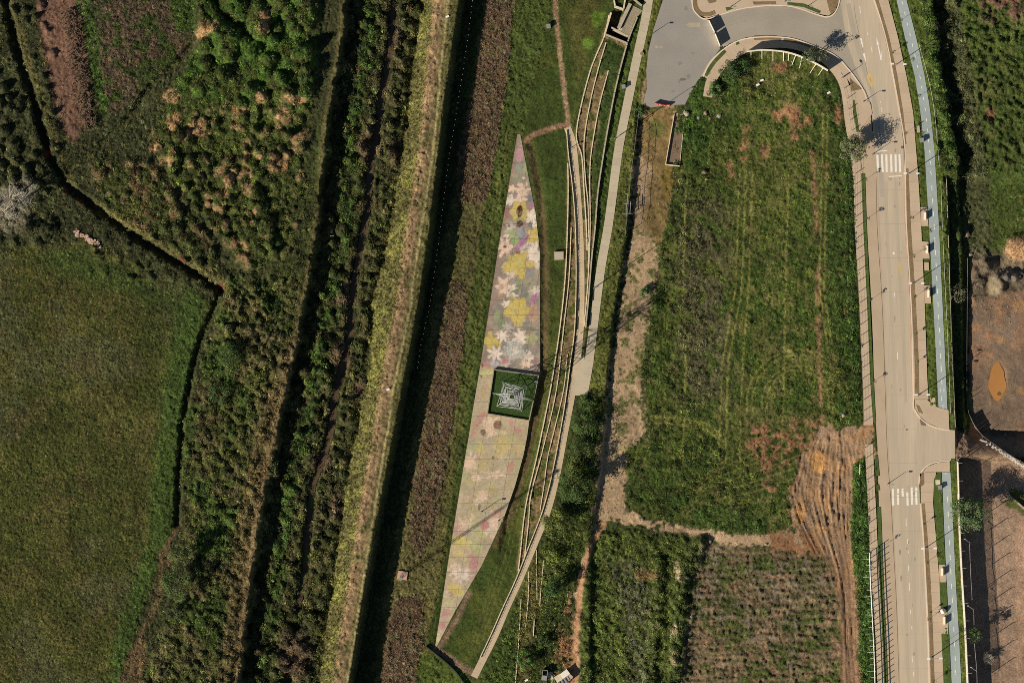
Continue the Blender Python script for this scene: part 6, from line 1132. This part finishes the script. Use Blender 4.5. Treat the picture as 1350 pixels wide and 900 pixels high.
for i in range(70):
    f = rd.random(); x = 101+f*33+rd.uniform(-3, 3); y = 306+f*18+rd.uniform(-3.5, 3.5); s = rd.uniform(.2, .5); mb.box((wx(x), wy(y), zat(x, y)+.35), (s*1.4, s, s), rd.uniform(0, 3), rd.uniform(0, .6))
tag(mb.build('rubble', mat('pink_rubble', alb(196, 164, 140), .95, .2, 3)), 'heap of pinkish rubble at the top of the large left field', 'rubble', kind='stuff')
mb = MB()
for i in range(150):
    f = rd.random()**.7; x = 1292+f*60+rd.uniform(-2.5, 2.5); y = 577+f*38+rd.uniform(-2, 2); s = rd.uniform(.1, .38); mb.box((wx(x), wy(y), zat(x, y)+.2), (s*1.6, s, s), rd.uniform(0, 3), rd.uniform(0, .6))
tag(mb.build('debris', mat('pale_debris', alb(206, 196, 182), .9, .3, 3)), 'line of pale scattered debris along the lower yard fence', 'debris', kind='stuff')
mb = MB(); mb2 = MB()
for i in range(150):
    x, y = rd.choice(((rd.uniform(855, 905), rd.uniform(180, 300)), (rd.uniform(960, 1110), rd.uniform(80, 130)), (rd.uniform(700, 760), rd.uniform(780, 900)), (rd.uniform(880, 930), rd.uniform(720, 900)), (rd.uniform(1290, 1348), rd.uniform(390, 430)))); s = rd.uniform(.06, .16); mb.box((wx(x), wy(y), zat(x, y)+.2), (s*1.5, s, s*.5), rd.uniform(0, 3))
tag(mb.build('litter', mat('pale_litter', alb(196, 188, 172), .8)), 'small pale scraps of litter scattered over the rough ground', 'litter', kind='stuff')
for x, y, lb in ((1092.5, 122.5, 'white sheet of litter near the upper right of the big field'), (1004.5, 106, 'white sheet of litter left of the brush heap in the field'), (999, 112, 'second white scrap lying beside the first in the field'), (512, 513, 'white scrap on the levee track'), (590, 23.5, 'white scrap on the upper levee track'), (694, 896, 'white bag on the grass at the bottom')):
    o = MB().box((0, 0, .12), (.9, .5, .25), .4).build('scrap_sheet', M_pwhite); mbx = o; o.location = (wx(x), wy(y), zat(x, y)+.2); tag(o, lb, 'litter')
# pipe lying in the hedge strip
tag(MB().tube((wx(1133.5), wy(612), zat(1133, 612)+1.0), (wx(1133), wy(625), zat(1133, 625)+1.0), .12, .12, 6).build('pale_pole', M_wall), 'pale pole lying in the top of the hedge strip', 'pole')
# shack and scrap at the bottom edge
z_ = zat(718, 888); t = thing('scrap_cabin', 'small open topped white cabin at the bottom edge', 'cabin', (wx(718), wy(889), z_), -.12)
for c, d in (((-.65, 0, .8), (.12, 2.7, 1.6)), ((.65, 0, .8), (.12, 2.7, 1.6)), ((0, 1.3, .8), (1.2, .12, 1.6)), ((0, -.1, .8), (1.2, .12, 1.6))): MB().box(c, d).build('wall_panel', M_steel, t, local=True)
MB().box((0, -.75, 1.62), (1.35, 1.25, .1)).build('roof', M_steel, t, local=True); MB().box((0, .6, .1), (1.2, 1.3, .1)).build('floor', M_dark, t, local=True)
t = thing('shack', 'scrap built shack with pale patched roof at the bottom edge', 'shack', (wx(743), wy(893), zat(743, 893)), .55)
MB().box((0, 0, .8), (4.0, 3.0, 1.6)).build('wall', M_board, t, local=True)
for i, (c, d, m) in enumerate((((-1.1, .7, 1.68), (1.9, 1.7, .08), M_wall), ((.9, .8, 1.72), (2.2, 1.5, .08), M_wwhite), ((0, -.8, 1.66), (4.3, 1.5, .08), M_steel), ((1.6, -.6, 1.8), (1.2, 1.2, .08), mat('pink_sheet', alb(190, 160, 140), .8, .2)))): MB().box(c, d, .1*i).build('roof_sheet', m, t, local=True)
for k in range(4): MB().box((-1.5+k*.9, -.8, 1.86), (.12, 1.4, .12)).build('batten', M_dark, t, local=True)
t = thing('plank_heap', 'heap of pale planks between the cabin and the shack', 'planks', (wx(726), wy(892), zat(726, 892)))
for k in range(9): MB().box((rd.uniform(-.8, .8), rd.uniform(-1, 1), .2+.08*k), (rd.uniform(.25, .7), rd.uniform(1, 2), .06), rd.uniform(-.9, .9)).build('plank', M_wall if k % 3 else M_steel, t, local=True)
# bench like white slab and small rig beside the floodlight
# deck of crop rows: dead stalks with long shadows in the brown plot
mb = MB(); rd = random.Random(12)
for i in range(620):
    y = rd.uniform(15, 172); x = 84+(y-15)*.17+rd.gauss(8, 6); z0 = zat(x, y); h = rd.uniform(.8, 2.2); a = rd.uniform(0, 6.28); mb.tube((wx(x), wy(y), z0), (wx(x)+.2*math.cos(a), wy(y)+.2*math.sin(a), z0+h), .07, .05, 3)
    for j in range(4): a = rd.uniform(0, 6.28); q = h*rd.uniform(.4, .9); mb.add([(wx(x), wy(y), z0+q), (wx(x)+.16, wy(y)+.14, z0+q), (wx(x)+.7*math.cos(a), wy(y)+.7*math.sin(a), z0+q-.2)], [(0, 1, 2)])
tag(mb.build('dead_stalks', mat('dead_stalk', alb(126, 104, 82), .95, .2)), 'dead brown stalks standing in rows on the ploughed strip at upper left', 'stalks', kind='stuff')
